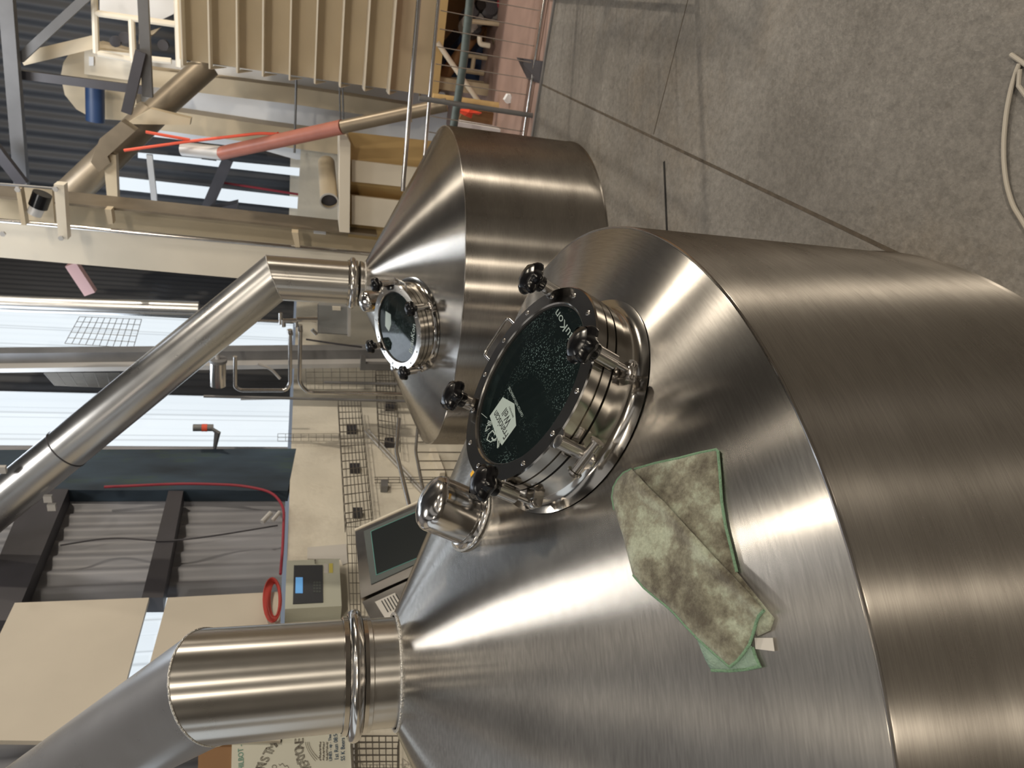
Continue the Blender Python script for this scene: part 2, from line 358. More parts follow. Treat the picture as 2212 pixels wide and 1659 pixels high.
def knob_mod(t): return 1+.10*cos(6*t)
def build_text(name, body, o, xd, yd, size, m, parent=None, extr=.0004, outline=0, width=None):
    cu = bpy.data.curves.new(name, 'FONT'); cu.body = body; cu.size = size; cu.extrude = 0 if outline else extr
    if outline: cu.fill_mode = 'NONE'; cu.bevel_depth = outline; cu.bevel_resolution = 0
    cu.resolution_u = 3
    ob = bpy.data.objects.new(name, cu); me = bpy.data.meshes.new_from_object(ob); bpy.data.objects.remove(ob)
    xd = V(xd).normalized(); yd = (V(yd)-xd*V(yd).dot(xd)).normalized(); zd = xd.cross(yd)
    w = max((v.co.x for v in me.vertices), default=1); kx = (width/w) if width else 1
    off = wloc(parent) if parent else V((0, 0, 0)); o = V(o)
    for v in me.vertices: v.co = o+xd*(v.co.x*kx)+yd*v.co.y+zd*v.co.z-off
    me.materials.clear(); me.materials.append(m)
    r = bpy.data.objects.new(name, me); COL.objects.link(r); r.parent = parent
    return r
def make_tank(T, man, dome, name, label, floor_lip=True):
    root = thing(name, T.C, label, 'brewing tank')
    # cylindrical shell with a narrow rolled shoulder, and the cone on top of it
    mb = MB(); R = T.R
    mb.lathe([(R+.003, 0), (R+.003, .004), (R, .010), (R, T.zr-.012), (R-.0015, T.zr-.005), (R-.006, T.zr)], T.C, Z, 200, True, False)
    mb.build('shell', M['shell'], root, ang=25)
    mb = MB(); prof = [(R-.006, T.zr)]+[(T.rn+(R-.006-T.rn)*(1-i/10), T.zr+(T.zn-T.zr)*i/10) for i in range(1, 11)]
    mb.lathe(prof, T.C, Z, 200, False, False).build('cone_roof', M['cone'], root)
    MB().tube([T.C+V((cos(a)*(R-.003), sin(a)*(R-.003), T.zr-.002)) for a in [2*pi*i/160 for i in range(161)]], .003, 6).build('shoulder_seam', M['polish'], root)
    # neck weld
    w = MB().tube([T.C+V((cos(a)*(T.rn+.001), sin(a)*(T.rn+.001), T.zn+.001)) for a in [2*pi*i/96 for i in range(97)]], .0045, 8); w.build('neck_weld', M['weld'], root)
    z0 = T.zn; zt = T.zfront(800 if T is T1 else 781, T.rp+.004)
    MB().lathe([(T.rp, z0-.01), (T.rp, zt-.012), (T.rp+.006, zt-.010), (T.rp+.006, zt+.004)], T.C, Z, 96, False, False).build('neck', M['duct'], root)
    # manway
    az, rho, h0 = man; c, n, d, s = T.frame(az, rho, h0)
    def P(a, r, h): a = radians(a); return c+(d*cos(a)+s*sin(a))*r+n*h
    RL = .2385
    # flared collar: its skirt follows the cone
    cm = MB(); seg = 96; rings = []
    for (r, f) in ((RL-.006, 1), (RL-.006, .40), (RL, .18), (RL+.012, .06), (RL+.026, 0)):
        ring = []
        for k in range(seg):
            a = 2*pi*k/seg; q = c+(d*cos(a)+s*sin(a))*r-n*.078
            # drop to the cone along -n
            t = .02
            for _ in range(12):
                g = q-n*t; rr = hypot(g.x-T.C.x, g.y-T.C.y); t += (g.z-T.zc(rr))*cos(T.sl)
            g = q-n*(t-.001); ring.append(q.lerp(g, 1-f))
        rings.append(ring)
    vs = [p for r_ in rings for p in r_]; fs = [(i*seg+k, i*seg+(k+1) % seg, (i+1)*seg+(k+1) % seg, (i+1)*seg+k) for i in range(4) for k in range(seg)]
    cm.add(vs, fs); cm.lathe([(RL-.006, -.078), (RL-.001, -.0775), (RL-.001, -.056), (RL-.008, -.0555), (RL-.05, -.0555)], c, n, 96, False, False)
    col = cm.build('manway_collar', M['collar'], root, ang=40)
    MB().lathe([(RL-.007, -.056), (RL-.006, -.0525), (RL-.007, -.050)], c, n, 96, False, False).build('rim_gasket', M['gasket'], col)
    MB().lathe([(.17, -.05), (.17, -.10), (0.001, -.101)], c, n, 48, False, False).build('dark_opening_cup', M['inside'], col)  # closed dark cup, the shade inside the vessel is put into its colour
    lid = MB().lathe([(RL-.05, -.050), (RL, -.050), (RL, -.031), (RL-.005, -.030), (RL-.005, -.0275), (RL, -.0265), (RL, -.003), (RL-.003, 0), (.1985, 0), (.1955, -.003), (.1955, -.012), (.19, -.03)], c, n, 128, False, False).build('manway_lid', M['collar'], root, ang=30)
    MB().lathe([(.1955, -.020), (.1955, -.009), (.001, -.009)], c, n, 96, False, False).build('sight_glass', M['glass'], lid)
    MB().lathe([(.1965, -.010), (.1960, -.0055), (.1925, -.0055), (.192, -.010)], c, n, 96, False, False).build('glass_seal', M['gasket'], lid)
    for k in range(14):
        a = 12+k*360/14; o_ = P(a, .219, 0)
        sc = MB().lathe([(.0062, -.001), (.0062, .0012), (.0045, .0022), (.0028, .0022), (.0026, .0004), (.0003, .0004)], o_, n, 14, False, True); sc.build('screw', M['bolt'], lid)
    # lid handle
    h1, h2 = (P(78, RL-.004, .0), P(106, RL-.004, .0)); out = (d*cos(radians(92))+s*sin(radians(92)))
    MB().tube(arc([h1-n*.012, h1+out*.045-n*.006+n*.008, h2+out*.045-n*.006+n*.008, h2-n*.012], 6, .014), .0042, 12).build('handle', M['polish'], lid)
    # four swing-bolt clamps
    for a in (47, -47, 133, -133):
        e = d*cos(radians(a))+s*sin(radians(a)); t = n.cross(e); q = c+e*.258
        lug = MB(); 
        for sg in (-1, 1):
            pts = []
            ctr = q-n*.082+t*(sg*.0145)
            for k in range(14):
                ang = pi*k/13-pi/2; pts.append(ctr+e*(.012*cos(ang))+n*(.012*sin(ang)))
            pts += [ctr-e*.028+n*.012, ctr-e*.028-n*.012]
            lug.prism(pts, t*(.004*sg))
        root_l = lug.build('clamp_lug', M['bolt'], root)
        MB().lathe([(.0065, -.022), (.0065, .022)], q-n*.082, t, 16).lathe([(.009, -.024), (.009, -.019)], q-n*.082, t, 6).lathe([(.009, .019), (.009, .024)], q-n*.082, t, 6).build('pivot_pin', M['bolt'], root_l)
        bolt = MB().lathe([(.0105, -.009), (.0125, -.005), (.0125, .005), (.0105, .009)], q-n*.082, t, 20).lathe([(.0065, -.075), (.0065, -.02)], q, n, 14).lathe([(.0155, -.036), (.0170, -.035), (.0170, .012), (.0155, .014)], q, n, 24).build('swing_bolt', M['bolt'], root)
        kb = MB().lathe([(.0185, .012), (.0200, .016), (.0185, .036)], q, n, 24, True, False)
        kb.lathe([(.022, .033), (.034, .034), (.0385, .038), (.0395, .046), (.037, .054), (.031, .0605)], q, n, 72, True, False, 0, knob_mod); kb.lathe([(.0310, .0600), (.024, .0645), (.014, .0675), (.005, .0685), (.0004, .0687)], q, n, 48, False, True, 0, lambda t: 1+.03*cos(6*t))
        kb.build('clamp_knob', M['knob'], bolt, ang=50)
    # hinge with its pin and stop tab
    e = -s; t = n.cross(e); q = c+e*.247
    hg = MB().lathe([(.011, -.072), (.0145, -.068), (.0145, .003), (.011, .004)], q+e*.008-n*.0, n, 20)
    hg.prism([q+e*.020*cos(x)+t*.022*sin(x)-e*.008 for x in [2*pi*k/20 for k in range(20)]], -n*.004)
    hinge = hg.build('hinge', M['bolt'], root)
    pc = q+e*.020-n*.064
    MB().lathe([(.0105, -.036), (.0105, .036)], pc, t, 20).lathe([(.016, -.041), (.016, -.037)], pc, t, 20).lathe([(.016, .037), (.016, .041)], pc, t, 20).lathe([(.008, -.048), (.008, -.041)], pc, t, 6).build('hinge_pin', M['bolt'], hinge)
    tb = []
    for k in range(12):
        x = pi*k/11-pi/2; tb.append(pc+t*(.018*sin(x))+e*(.010+.022*cos(x)))
    tb += [pc+t*.018, pc-t*.018]; MB().prism(tb, -n*.004).build('stop_tab', M['polish'], hinge)
    # capped stub next to the manway
    dz, drho, hd, rd = dome; c2, n2, d2, s2 = T.frame(dz, drho, 0)
    MB().lathe([(rd+.016, -.02), (rd+.014, .0), (rd+.010, .006), (rd+.004, .010), (rd+.0035, .016), (rd, .017), (rd, hd-.036), (rd-.002, hd-.028), (rd-.008, hd-.019), (rd-.018, hd-.0125), (rd-.034, hd-.006), (.014, hd-.0012), (.0006, hd)], c2, n2, 72, False, True).build('capped_stub', M['polish'], root, ang=50)
    MB().tube([c2+n2*.002+(d2*cos(a)+s2*sin(a))*(rd+.014) for a in [2*pi*i/64 for i in range(65)]], .003, 6).build('stub_weld', M['weld'], root)
    MB().box(P(-176, RL+.020, -.026), (d*cos(radians(-176))+s*sin(radians(-176)))*.008, s*.022, n*.004).build('latch_tab', M['yellow'], root)
    return root, lid, (c, n, d, s)
r1, lid1, fr1 = make_tank(T1, (2.0406, .8284, .1163), (radians(112), .472, .142, .070), 'brewing_tank', 'large brushed steel tank with a cone top filling the foreground, under the green cloth')
r2, lid2, fr2 = make_tank(T2, (3.628, .5967, .101), (radians(204), .30, .14, .062), 'brewing_tank', 'smaller-looking brushed steel cone-topped tank standing further back beside the railing')
def onlid(fr, x, y, h=-.0085):
    c, n, d, s = fr; return plane(x, y, c+n*h, n)
def lidtext(fr, lid, name, body, p0, p1, hpx, m, h=-.0086):
    a = onlid(fr, *p0, h); b = onlid(fr, *p1, h); dirr = (b-a); yd = fr[1].cross(dirr)
    return build_text(name, body, a, dirr, yd, hpx, m, lid, .0002, width=dirr.length)
# lettering on the near lid
hexa = [(1086.2, 857.9), (1111.5, 872.3), (1115, 919.3), (1084.4, 962), (1073, 945), (1057.9, 898.9)]
MB().prism([onlid(fr1, x, y, -.0086) for x, y in hexa], fr1[1]*.0003).build('maker_sticker', M['sticker'], lid1, smooth=False)
lidtext(fr1, lid1, 'sticker_lettering', 'Franciscan', (1099, 937), (1073, 885), .028, M['black'], -.0081)
lidtext(fr1, lid1, 'sticker_lettering', 'Well', (1105, 909), (1094, 880), .030, M['black'], -.0081)
lidtext(fr1, lid1, 'sticker_lettering', 'BREWERY', (1110, 900), (1101, 876), .006, M['bezel'], -.0081)
lidtext(fr1, lid1, 'glass_lettering', 'CRAFTED WITH CHARACTER', (1131, 897), (1101, 834), .010, M['letter'])
lidtext(fr1, lid1, 'glass_lettering', 'BräuKon', (1255, 752), (1206, 667), .027, M['letter'])
fig = MB()
for i, (a, b, r) in enumerate([((1075, 945), (1060, 955), .0011), ((1060, 955), (1052, 950), .0011), ((1052, 950), (1056, 938), .0011), ((1056, 938), (1064, 930), .0011), ((1064, 930), (1070, 938), .0011), ((1058, 925), (1049, 932), .0009), ((1049, 932), (1052, 920), .0009), ((1052, 920), (1060, 918), .0009), ((1054, 912), (1062, 916), .0009), ((1053, 915), (1060, 919), .0009), ((1055, 909), (1063, 913), .0009), ((1076, 948), (1075, 968), .0012), ((1080, 950), (1077, 966), .0009), ((1063, 946), (1067, 952), .0015), ((1067, 952), (1072, 950), .0015), ((1068, 940), (1073, 930), .001), ((1040, 893), (1052, 903), .0005)]):
    fig.tube([onlid(fr1, *a, -.0080), onlid(fr1, *b, -.0080)], r*1.3, 6)
fig.build('printed_figure', M['sticker'], lid1)
lidtext(fr2, lid2, 'glass_lettering', 'BräuKon', (890, 766), (897.5, 702), .046, M['sticker'])
MB().prism([onlid(fr2, x, y) for x, y in [(833, 672), (844, 679), (845, 700), (840, 716), (832, 704)]], fr2[1]*.0003).build('maker_sticker', M['sticker'], lid2, smooth=False)
# ------------------------------------------------------------ vapour ducts
def duct(T, zel, az, el, length, name, label, zc_px, joint=None):
    root = thing(name, T.C+Z*(T.zn+.03), label, 'duct'); rp = T.rp
    e = V((sin(az)*cos(el), cos(az)*cos(el), sin(el))); E_ = T.C+Z*zel
    zb = T.zfront(zc_px[0], rp+.02)
    # mitred elbow: both legs end on the bisecting plane
    nb = (e+Z).normalized(); seg = 96
    up = MB(); vs = []; inc = MB(); vi = []
    u1 = V((1, 0, 0)); u2 = V((0, 1, 0)); q = Z.rotation_difference(e)
    for k in range(seg):
        t = 2*pi*k/seg; w = u1*cos(t)+u2*sin(t); w2 = q@w
        p = E_+w*rp; tt = -(p-E_).dot(nb)/Z.dot(nb); vs.append((T.C+w*rp+Z*(zb+.016), p+Z*tt))
        p2 = E_+w2*rp; t2 = -(p2-E_).dot(nb)/e.dot(nb); vi.append((p2+e*t2, p2+e*length))
    for m_, L_ in ((up, vs), (inc, vi)):
        m_.add([a for a, b in L_]+[b for a, b in L_], [(k, (k+1) % seg, (k+1) % seg+seg, k+seg) for k in range(seg)])
    up.build('upright_section', M['duct'], root); inc.build('inclined_section', M['duct2'], root)
    MB().tube([b for a, b in vs]+[vs[0][1]], .0028, 6).build('mitre_weld', M['weld'], root)
    # clamped joint ring above the neck
    R_ = rp
    g = MB().lathe([(R_+.003, -.030), (R_+.008, -.029), (R_+.008, -.019)], T.C+Z*zb, Z, 96, False, False)
    g.lathe([(R_+.010+.017*cos(x), .017*sin(x)) for x in [-pi/2+pi*k/12 for k in range(13)]], T.C+Z*zb, Z, 96, False, False)
    g.lathe([(R_+.008, .018), (R_+.008, .030), (R_+.002, .031)], T.C+Z*zb, Z, 96, False, False)
    g.build('clamp_ring', M['polish'], root, ang=50)
    if joint:
        c = E_+e*joint
        MB().lathe([(rp+.001, -.004), (rp+.004, -.003), (rp+.004, .003), (rp+.001, .004)], c, e, 96, False, False).build('joint_band', M['darkst'], root)
    return root, E_, e
d1, E1, e1 = duct(T1, 1.777, radians(-35), radians(27), 1.9, 'vapour_duct', 'thick stainless duct rising from the foreground tank and bending away over the left wall', (775,))
d2, E2, e2 = duct(T2, 1.739, radians(-71.7), radians(46.2), 2.6, 'vapour_duct', 'slimmer stainless duct rising from the further tank and slanting up to the roof', (764,), joint=1.62)
for x, y in ((104, 1077), (112, 1095), (4, 1014)):
    p = PA(x, y, st(E2+e2*1.6)[0]-.14); MB().box(p, A*.012, B*.022, Z*.022).build('joint_clip', M['lightst'], d2)
# ------------------------------------------------------------ cleaning cloth on the cone
def cloth():
    cen = T1.hit(1500, 1200); root = thing('cleaning_cloth', cen, 'dirty green microfibre cloth lying folded on the cone of the foreground tank', 'cloth')
    nn = T1.frame(atan2(cen.x-C1.x, cen.y-C1.y), hypot(cen.x-C1.x, cen.y-C1.y), 0)[1]
    def inside(p, poly):
        r = False; x, y = p
        for i in range(len(poly)):
            x1, y1 = poly[i]; x2, y2 = poly[i-1]
            if (y1 > y) != (y2 > y) and x < (x2-x1)*(y-y1)/(y2-y1)+x1: r = not r
        return r
    def edged(p, poly):
        best = 1e9
        for i in range(len(poly)):
            a = V((*poly[i-1], 0)); b = V((*poly[i], 0)); q = V((*p, 0)); ab = b-a; t = max(0, min(1, (q-a).dot(ab)/max(ab.length_squared, 1e-9))); best = min(best, (a+ab*t-q).length)
        return best
    def layer(name, poly, off, th, m, amp, seedv, foldedge=None, rise=0):
        # dense boundary + grid
        bp = []
        for i in range(len(poly)):
            a = poly[i-1]; b = poly[i]; n_ = max(1, int(hypot(b[0]-a[0], b[1]-a[1])/9))
            for k in range(n_): bp.append((a[0]+(b[0]-a[0])*k/n_, a[1]+(b[1]-a[1])*k/n_))
        pts = list(bp); xs = [p[0] for p in poly]; ys = [p[1] for p in poly]; x = min(xs)
        while x < max(xs):
            y = min(ys)
            while y < max(ys):
                q = (x+random.uniform(-2, 2), y+random.uniform(-2, 2))
                if inside(q, poly) and edged(q, bp) > 4: pts.append(q)
                y += 9
            x += 9
        nb = len(bp)
        vs, _, fs, *_ = delaunay_2d_cdt([V(p) for p in pts], [(i, (i+1) % nb) for i in range(nb)], [], 1, 1e-5)
        top = []; bot = []
        for v in vs:
            p = T1.hit(v.x, v.y); ed = edged((v.x, v.y), poly)
            w = noise.noise(V((v.x*.012, v.y*.012, seedv)))+.5*noise.noise(V((v.x*.035, v.y*.035, seedv+3)))
            h = off+amp*(.5+.5*w)*min(1, ed/22+.25)
            if foldedge:
                fe = edged((v.x, v.y), foldedge); h += rise*math.exp(-(fe/22)**2)
            tb = min(1, ed/6)
            top.append(p+nn*(h+th*.5*(.35+.65*tb))); bot.append(p+nn*(h-th*.5*(.35+.65*tb)))
        n_ = len(top); mb = MB(); F_ = [list(f) for f in fs]; idx = {}
        # boundary loop from cdt output = vertices nearest to bp
        loop = []
        for q in bp: loop.append(min(range(n_), key=lambda i: (vs[i]-V(q)).length))
        mb.add(top+bot, F_+[[i+n_ for i in f[::-1]] for f in F_]+[(loop[i], loop[(i+1) % nb], loop[(i+1) % nb]+n_, loop[i]+n_) for i in range(nb)])
        o = mb.build(name, m, root, ang=75)
        return o, [(top[i]+bot[i])/2 for i in loop], loop, bp
    flap = [(1374, 1016), (1356, 1024), (1343, 1038), (1334, 1055), (1331, 1076), (1336, 1103), (1346, 1133), (1356, 1162), (1367, 1205), (1377, 1243), (1400, 1270), (1425, 1291), (1446, 1307), (1466, 1325), (1490, 1352), (1515, 1378), (1552, 1411), (1586, 1440), (1601, 1428), (1615, 1411), (1628, 1392), (1636, 1368), (1643, 1345), (1651, 1332), (1667, 1320), (1632, 1281), (1595, 1242), (1562, 1208), (1532, 1175), (1507, 1149), (1482, 1122), (1452, 1089), (1416, 1055), (1396, 1033)]
    under = [(1374, 1014), (1420, 1001), (1468, 991), (1510, 980), (1550, 972), (1554, 976), (1558, 1020), (1562, 1082), (1571, 1138), (1584, 1190), (1595, 1236), (1660, 1316), (1676, 1336), (1668, 1362), (1640, 1375), (1580, 1300), (1480, 1190), (1400, 1090), (1366, 1030)]
    tail = [(1503, 1366), (1516, 1398), (1527, 1425), (1540, 1448), (1580, 1449), (1614, 1446), (1645, 1439), (1636, 1420), (1629, 1398), (1610, 1380), (1560, 1350)]
    fold = [(1396, 1033), (1482, 1122), (1595, 1242), (1667, 1320)]
    fe = fold+fold[::-1]
    o1, b1, l1, bp1 = layer('lower_layer', under, .004, .004, M['cloth'], .003, 1.0)
    o3, b3, l3, bp3 = layer('turned_corner', tail, .004, .004, M['cloth2'], .003, 5.0)
    o2, b2, l2, bp2 = layer('folded_layer', flap, .011, .006, M['cloth'], .006, 9.0, fe, .010)
    def hem(loop, bp, segs, parent):
        cur = []
        for i in range(len(bp)+1):
            q = bp[i % len(bp)]; ok = any(edged(q, [a, b]) < 3 for a, b in segs)
            if ok and i < len(bp): cur.append(loop[i])
            else:
                if len(cur) > 2: MB().tube(cur, .0026, 8).build('hem', M['hem'], parent)
                cur = []
    hem(b2, bp2, [(flap[i], flap[i+1]) for i in range(0, 5)]+[(flap[i], flap[i+1]) for i in range(9, 24)], o2)
    hem(b1, bp1, [(under[i], under[i+1]) for i in range(0, 10)], o1)
    hem(b3, bp3, [(tail[i], tail[i+1]) for i in range(3, 8)], o3)
    MB().prism([T1.hit(x, y)+nn*.003 for x, y in [(1633, 1378), (1672, 1378), (1676, 1407), (1635, 1402)]], nn*.001).build('sewn_label', M['paper'], root)
cloth()
# ------------------------------------------------------------ setting
def fb(mb, s0, s1, t0, t1, z0, z1, m=0): return mb.box(F((s0+s1)/2, (t0+t1)/2, (z0+z1)/2), A*((s1-s0)/2), B*((t1-t0)/2), Z*((z1-z0)/2), m)
def struct(name, mb, m, smooth=False): return tag(mb.build(name, m, smooth=smooth, rot=True), kind='structure')
struct('floor', fb(MB(), -7, 10.2, -9, 3.7, -.1, 0), M['floor'])
struct('trim_1', fb(MB(), 5.33, 5.36, -9, 3.4, 0, .012), M['greyst'])
struct('trim_2', fb(MB(), 5.38, 10, -9, 1.2, 0, .006), M['pinkfloor'])
def strip(name, p, q, w, m, h=.0015):
    dv = (q-p).normalized(); nv = V((-dv.y, dv.x, 0))*w; o = MB().prism([p+nv, q+nv, q-nv, p-nv], Z*h).build(name, m, smooth=False); return tag(o, kind='structure')
J0, J1 = PF(1165, 180), PF(1900, 530)
strip('trim_3', J0+(J0-J1)*.02, J1+(J1-J0)*.9, .006, M['groove'])
K0, K1 = PF(1412, 290), PF(1486, 0); strip('trim_4', K0, K1+(K1-K0)*1.5, .0025, M['groove'])
strip('trim_5', PF(1435, 349), PF(1442, 520), .0065, M['slot'], .003)
# corrugated sheets
def corr(s0, s1, t, z0, z1, amp=.018, per=.15, th=.004, across=False):
    mb = MB(); n = max(4, int((s1-s0)/per*8)); vs = []
    for i in range(n+1):
        s = s0+(s1-s0)*i/n; o = amp*cos(2*pi*s/per)
        for z in (z0, z1): vs.append(F(s, t+o, z) if not across else F(t+o, s, z))
    for i in range(n+1):
        s = s0+(s1-s0)*i/n; o = amp*cos(2*pi*s/per)+th
        for z in (z0, z1): vs.append(F(s, t+o, z) if not across else F(t+o, s, z))
    m_ = 2*(n+1)
    mb.add(vs, [(2*i, 2*i+2, 2*i+3, 2*i+1) for i in range(n)]+[(m_+2*i, m_+2*i+1, m_+2*i+3, m_+2*i+2) for i in range(n)]+[(0, 1, m_+1, m_), (2*n, m_+2*n, m_+2*n+1, 2*n+1)]+[(2*i+1, 2*i+3, m_+2*i+3, m_+2*i+1) for i in range(n)]+[(2*i, m_+2*i, m_+2*i+2, 2*i+2) for i in range(n)])
    return mb
ZT = 1.62
struct('wall_left', fb(MB(), -7, 10, TW, TW+.22, 0, ZT), M['cream'])
tc_ = TW+.12
def sy(y, x=300): return st(PW(x, y, -.12))[0]
sA0, sA1, sB0, sB1 = sy(968, 500), sy(860, 500), sy(762, 150), sy(676, 150)
sC1 = sy(1288, 340); ZR = 6.2
ks = [(-7, -3.2, 'clad'), (-3.2, -2.0, 'sky'), (-2.0, -.9, 'clad'), (-.9, .5, 'sky'), (.5, sC1-2.2, 'clad'), (sC1-2.2, sC1, 'sky'), (sC1, sA0, 'clad'), (sA0, sA1, 'sky'), (sA1, sB0, 'dclad'), (sB0, sB1, 'sky'), (sB1, 10, 'dclad')]  # the unseen sky strips beside the viewer are added to brighten the cone
wn = 0
for i, (a, b, k) in enumerate(ks):
    if k == 'sky': wn += 1; nm = 'window_or_fill_%d' % wn
    else: nm = 'wall_left_cladding'
    z0, z1 = ZT+.03, ZR
    if k == 'sky' and abs(b-sC1) < 1e-6:
        z0, z1 = PW(385, 1300).z, PW(290, 1300).z
        struct('wall_left_cladding', corr(a, b, tc_, ZT+.03, z0), M['clad'], True); struct('wall_left_cladding', corr(a, b, tc_, z1, ZR), M['clad'], True)
    struct(nm, corr(a, b, tc_, z0, z1), M[k], True)
SF = 9.9
struct('wall_far', fb(MB(), SF, SF+.2, -9, TW+.1, 0, 1.75), M['cream'])
struct('wall_far_cladding', corr(-9, TW+.1, SF+.1, 1.75, ZR, across=True), M['dclad'], True)
# translucent strips in the far wall
for pts in ([(345, 276), (560, 300), (560, 318), (345, 292)], [(298, 330), (652, 364), (652, 381), (298, 341)], [(252, 382), (649, 427), (646, 451), (252, 409)], [(180, 438), (644, 484), (642, 492), (180, 446)]):
    wn += 1; struct('window_or_fill_%d' % wn, MB().prism([PA(x, y, SF-.02) for x, y in pts], A*.02), M['sky'])
struct('wall_right', fb(MB(), -7, 10, -9.2, -9, 0, ZR), mat('wall_paint', (.28, .25, .21), .8))
struct('wall_back', fb(MB(), -7.2, -7, -9, 3.7, 0, ZR), mat('wall_paint_dark', (.16, .145, .125), .8))
struct('ceiling', fb(MB(), -7.1, 10.1, -9.1, 3.7, ZR, ZR+.1), M['roof'])
M['fill_panel'] = mat('glowing_fill_panel', (.2, .2, .2), .5, emit=(.97, .95, .92), es=.8)  # glowing ceiling panels, unseen and added to raise the ambient light
for k in range(7):
    wn += 1; struct('window_or_fill_%d' % wn, fb(MB(), -6.8, 2.6, -8.6+k*1.75, -8.6+k*1.75+.95, ZR-.05, ZR-.03), M['fill_panel'])
rb = MB()
for i in range(70): fb(rb, -7+i*.245, -7+i*.245+.03, -9, 3.6, ZR-.03, ZR)
struct('ceiling_ribs', rb, M['roof'])
# purlins and mossy pier on the left wall
def wpoly(mb, pts, off, th, m=0): return mb.prism([PW(x, y, off) for x, y in pts], B*th, m)
struct('wall_left_pier', wpoly(MB(), [(-40, 972), (640, 969), (622, 1060), (-40, 1058)], .0, .10), M['moss'])
struct('wall_left_purlin', wpoly(MB(), [(364, 1060), (396, 1060), (352, 1291), (306, 1291)], .02, .12), M['darkst'])
struct('wall_left_eaves_beam', wpoly(MB(), [(60, 1056), (148, 1056), (30, 1340), (-60, 1340)], .02, .12), M['darkst'])
def wthing(name, pts, off, th, m, label, cat): return tag(wpoly(MB(), pts, off, th).build(name, m, smooth=False), label, cat)
wthing('wall_board', [(32, 1302), (322, 1291), (237, 1602), (-110, 1598)], .05, .03, M['board'], 'large cream board fixed high on the left wall, above the bright gap', 'board')
wthing('wall_board', [(362, 1291), (606, 1278), (606, 1600), (278, 1600)], .05, .03, M['board'], 'cream board fixed on the left wall, between the bright gap and the block wall', 'board')
# ------------------------------------------------------------ things on the left wall
def cbox():
    fr = [(621.7, 1209.7), (733.6, 1208.3), (737, 1308), (613, 1316.8)]
    c = PW(675, 1260); root = thing('alarm_panel', c, 'grey-cream control box with a blue lit display on the block wall', 'control box')
    P = [PW(x, y, .11) for x, y in fr]; zs = (P[0].z+P[3].z)/2, (P[1].z+P[2].z)/2; ss = (st(P[0])[0]+st(P[1])[0])/2, (st(P[2])[0]+st(P[3])[0])/2
    fb(MB(), ss[1], ss[0], TW-.11, TW, zs[1], zs[0]).build('housing', M['box'], root, smooth=False)
    k = wpoly(MB(), [(635, 1221), (697, 1220.5), (697.7, 1300.5), (632.6, 1304)], .116, .006).build('keypad', M['panelblk'], root, smooth=False)
    wpoly(MB(), [(638.7, 1247), (654, 1247), (654, 1281), (638, 1281)], .118, .002).build('display', M['lcd'], k, smooth=False)
    for i in range(3):
        for j in range(4): wpoly(MB(), [(677+i*6, 1256+j*6.5), (681+i*6, 1256+j*6.5), (681+i*6, 1260+j*6.5), (677+i*6, 1260+j*6.5)], .118, .002).build('key', M['bezel'], k, smooth=False)
    wpoly(MB(), [(700, 1218), (709, 1218), (709, 1238), (700, 1238)], .113, .002).build('paper_label', M['paper'], root, smooth=False)
    wpoly(MB(), [(711, 1217), (719, 1217), (719, 1237), (711, 1237)], .113, .002).build('yellow_label', M['ylabel'], root, smooth=False)
    MB().tube([PW(681, 1217, .11), PW(681, 1210, .15)], .006, 8).build('lock_key', M['bolt'], root)
cbox()
wthing('notice_sheet', [(664, 1182), (748, 1175), (751, 1216), (740, 1220), (735, 1207), (664, 1207)], .006, .004, M['paper'], 'faded paper notice pinned beside the grey-cream control box', 'paper')
def grid_tray(name, pts, off, n1, n2, r, label, grp=None, lip=0.0):
    """wire mesh tray between four wall points (two ends of each long edge)"""
    a, b, c, d = [PW(x, y, off) for x, y in pts]; mb = MB()
    for i in range(n1+1):
        u = i/n1; mb.tube([a.lerp(d, u), b.lerp(c, u)], r, 5)
    for j in range(n2+1):
        v = j/n2; p = a.lerp(b, v); q = d.lerp(c, v)
        mb.tube([p-B*(-lip), p, q, q-B*(-lip)] if lip else [p, q], r, 5)
    if lip:
        for P_, Q_ in ((a, b), (d, c)): mb.tube([P_+B*lip, Q_+B*lip], r, 5)
    return tag(mb.build(name, M['wire']), label, 'cable tray', grp)
grid_tray('cable_tray', [(731, 864), (747, 1130), (806, 1120), (779, 864)], .16, 7, 16, .0028, 'wide wire mesh cable tray running along the block wall left of the far tank', lip=.08)
grid_tray('cable_tray', [(748, 1120), (757, 1330), (779, 1330), (778, 1120)], .12, 3, 10, .0028, 'narrow wire mesh tray beside the touch screen console')
grid_tray('cable_tray', [(812, 800), (820, 950), (866, 960), (852, 800)], .16, 6, 12, .0028, 'lower wire mesh tray half hidden behind the far tank', lip=.08)
grid_tray('cable_tray', [(600, 937), (600, 953), (732, 953), (732, 937)], .05, 8, 2, .002, 'thin upright wire tray crossing the bright sheet beside the small arm lamp')
grid_tray('cable_tray', [(760, 1590), (768, 1720), (862, 1720), (862, 1590)], .14, 7, 9, .0032, 'wire mesh tray below the whiteboard', lip=.08)
grid_tray('cable_tray', [(660, 792), (662, 842), (840, 840), (840, 792)], .10, 10, 4, .0022, 'fine wire rack behind the bent stainless pipes')
for i, (x, y) in enumerate([(760, 922), (767, 1006), (773, 1102), (844, 872), (842, 951)]):
    tag(wpoly(MB(), [(x-11, y-6), (x+10, y-6), (x+10, y+6), (x-11, y+6)], .05, .05).build('tray_bracket', M['darkst'], smooth=False), ['dark bracket on the wide wire tray, nearest the far tank', 'dark bracket at the middle of the wide wire tray', 'dark bracket on the wide wire tray, nearest the touch screen', 'dark bracket on the lower wire tray, topmost in the photo', 'dark bracket at the end of the lower wire tray'][i], 'bracket')
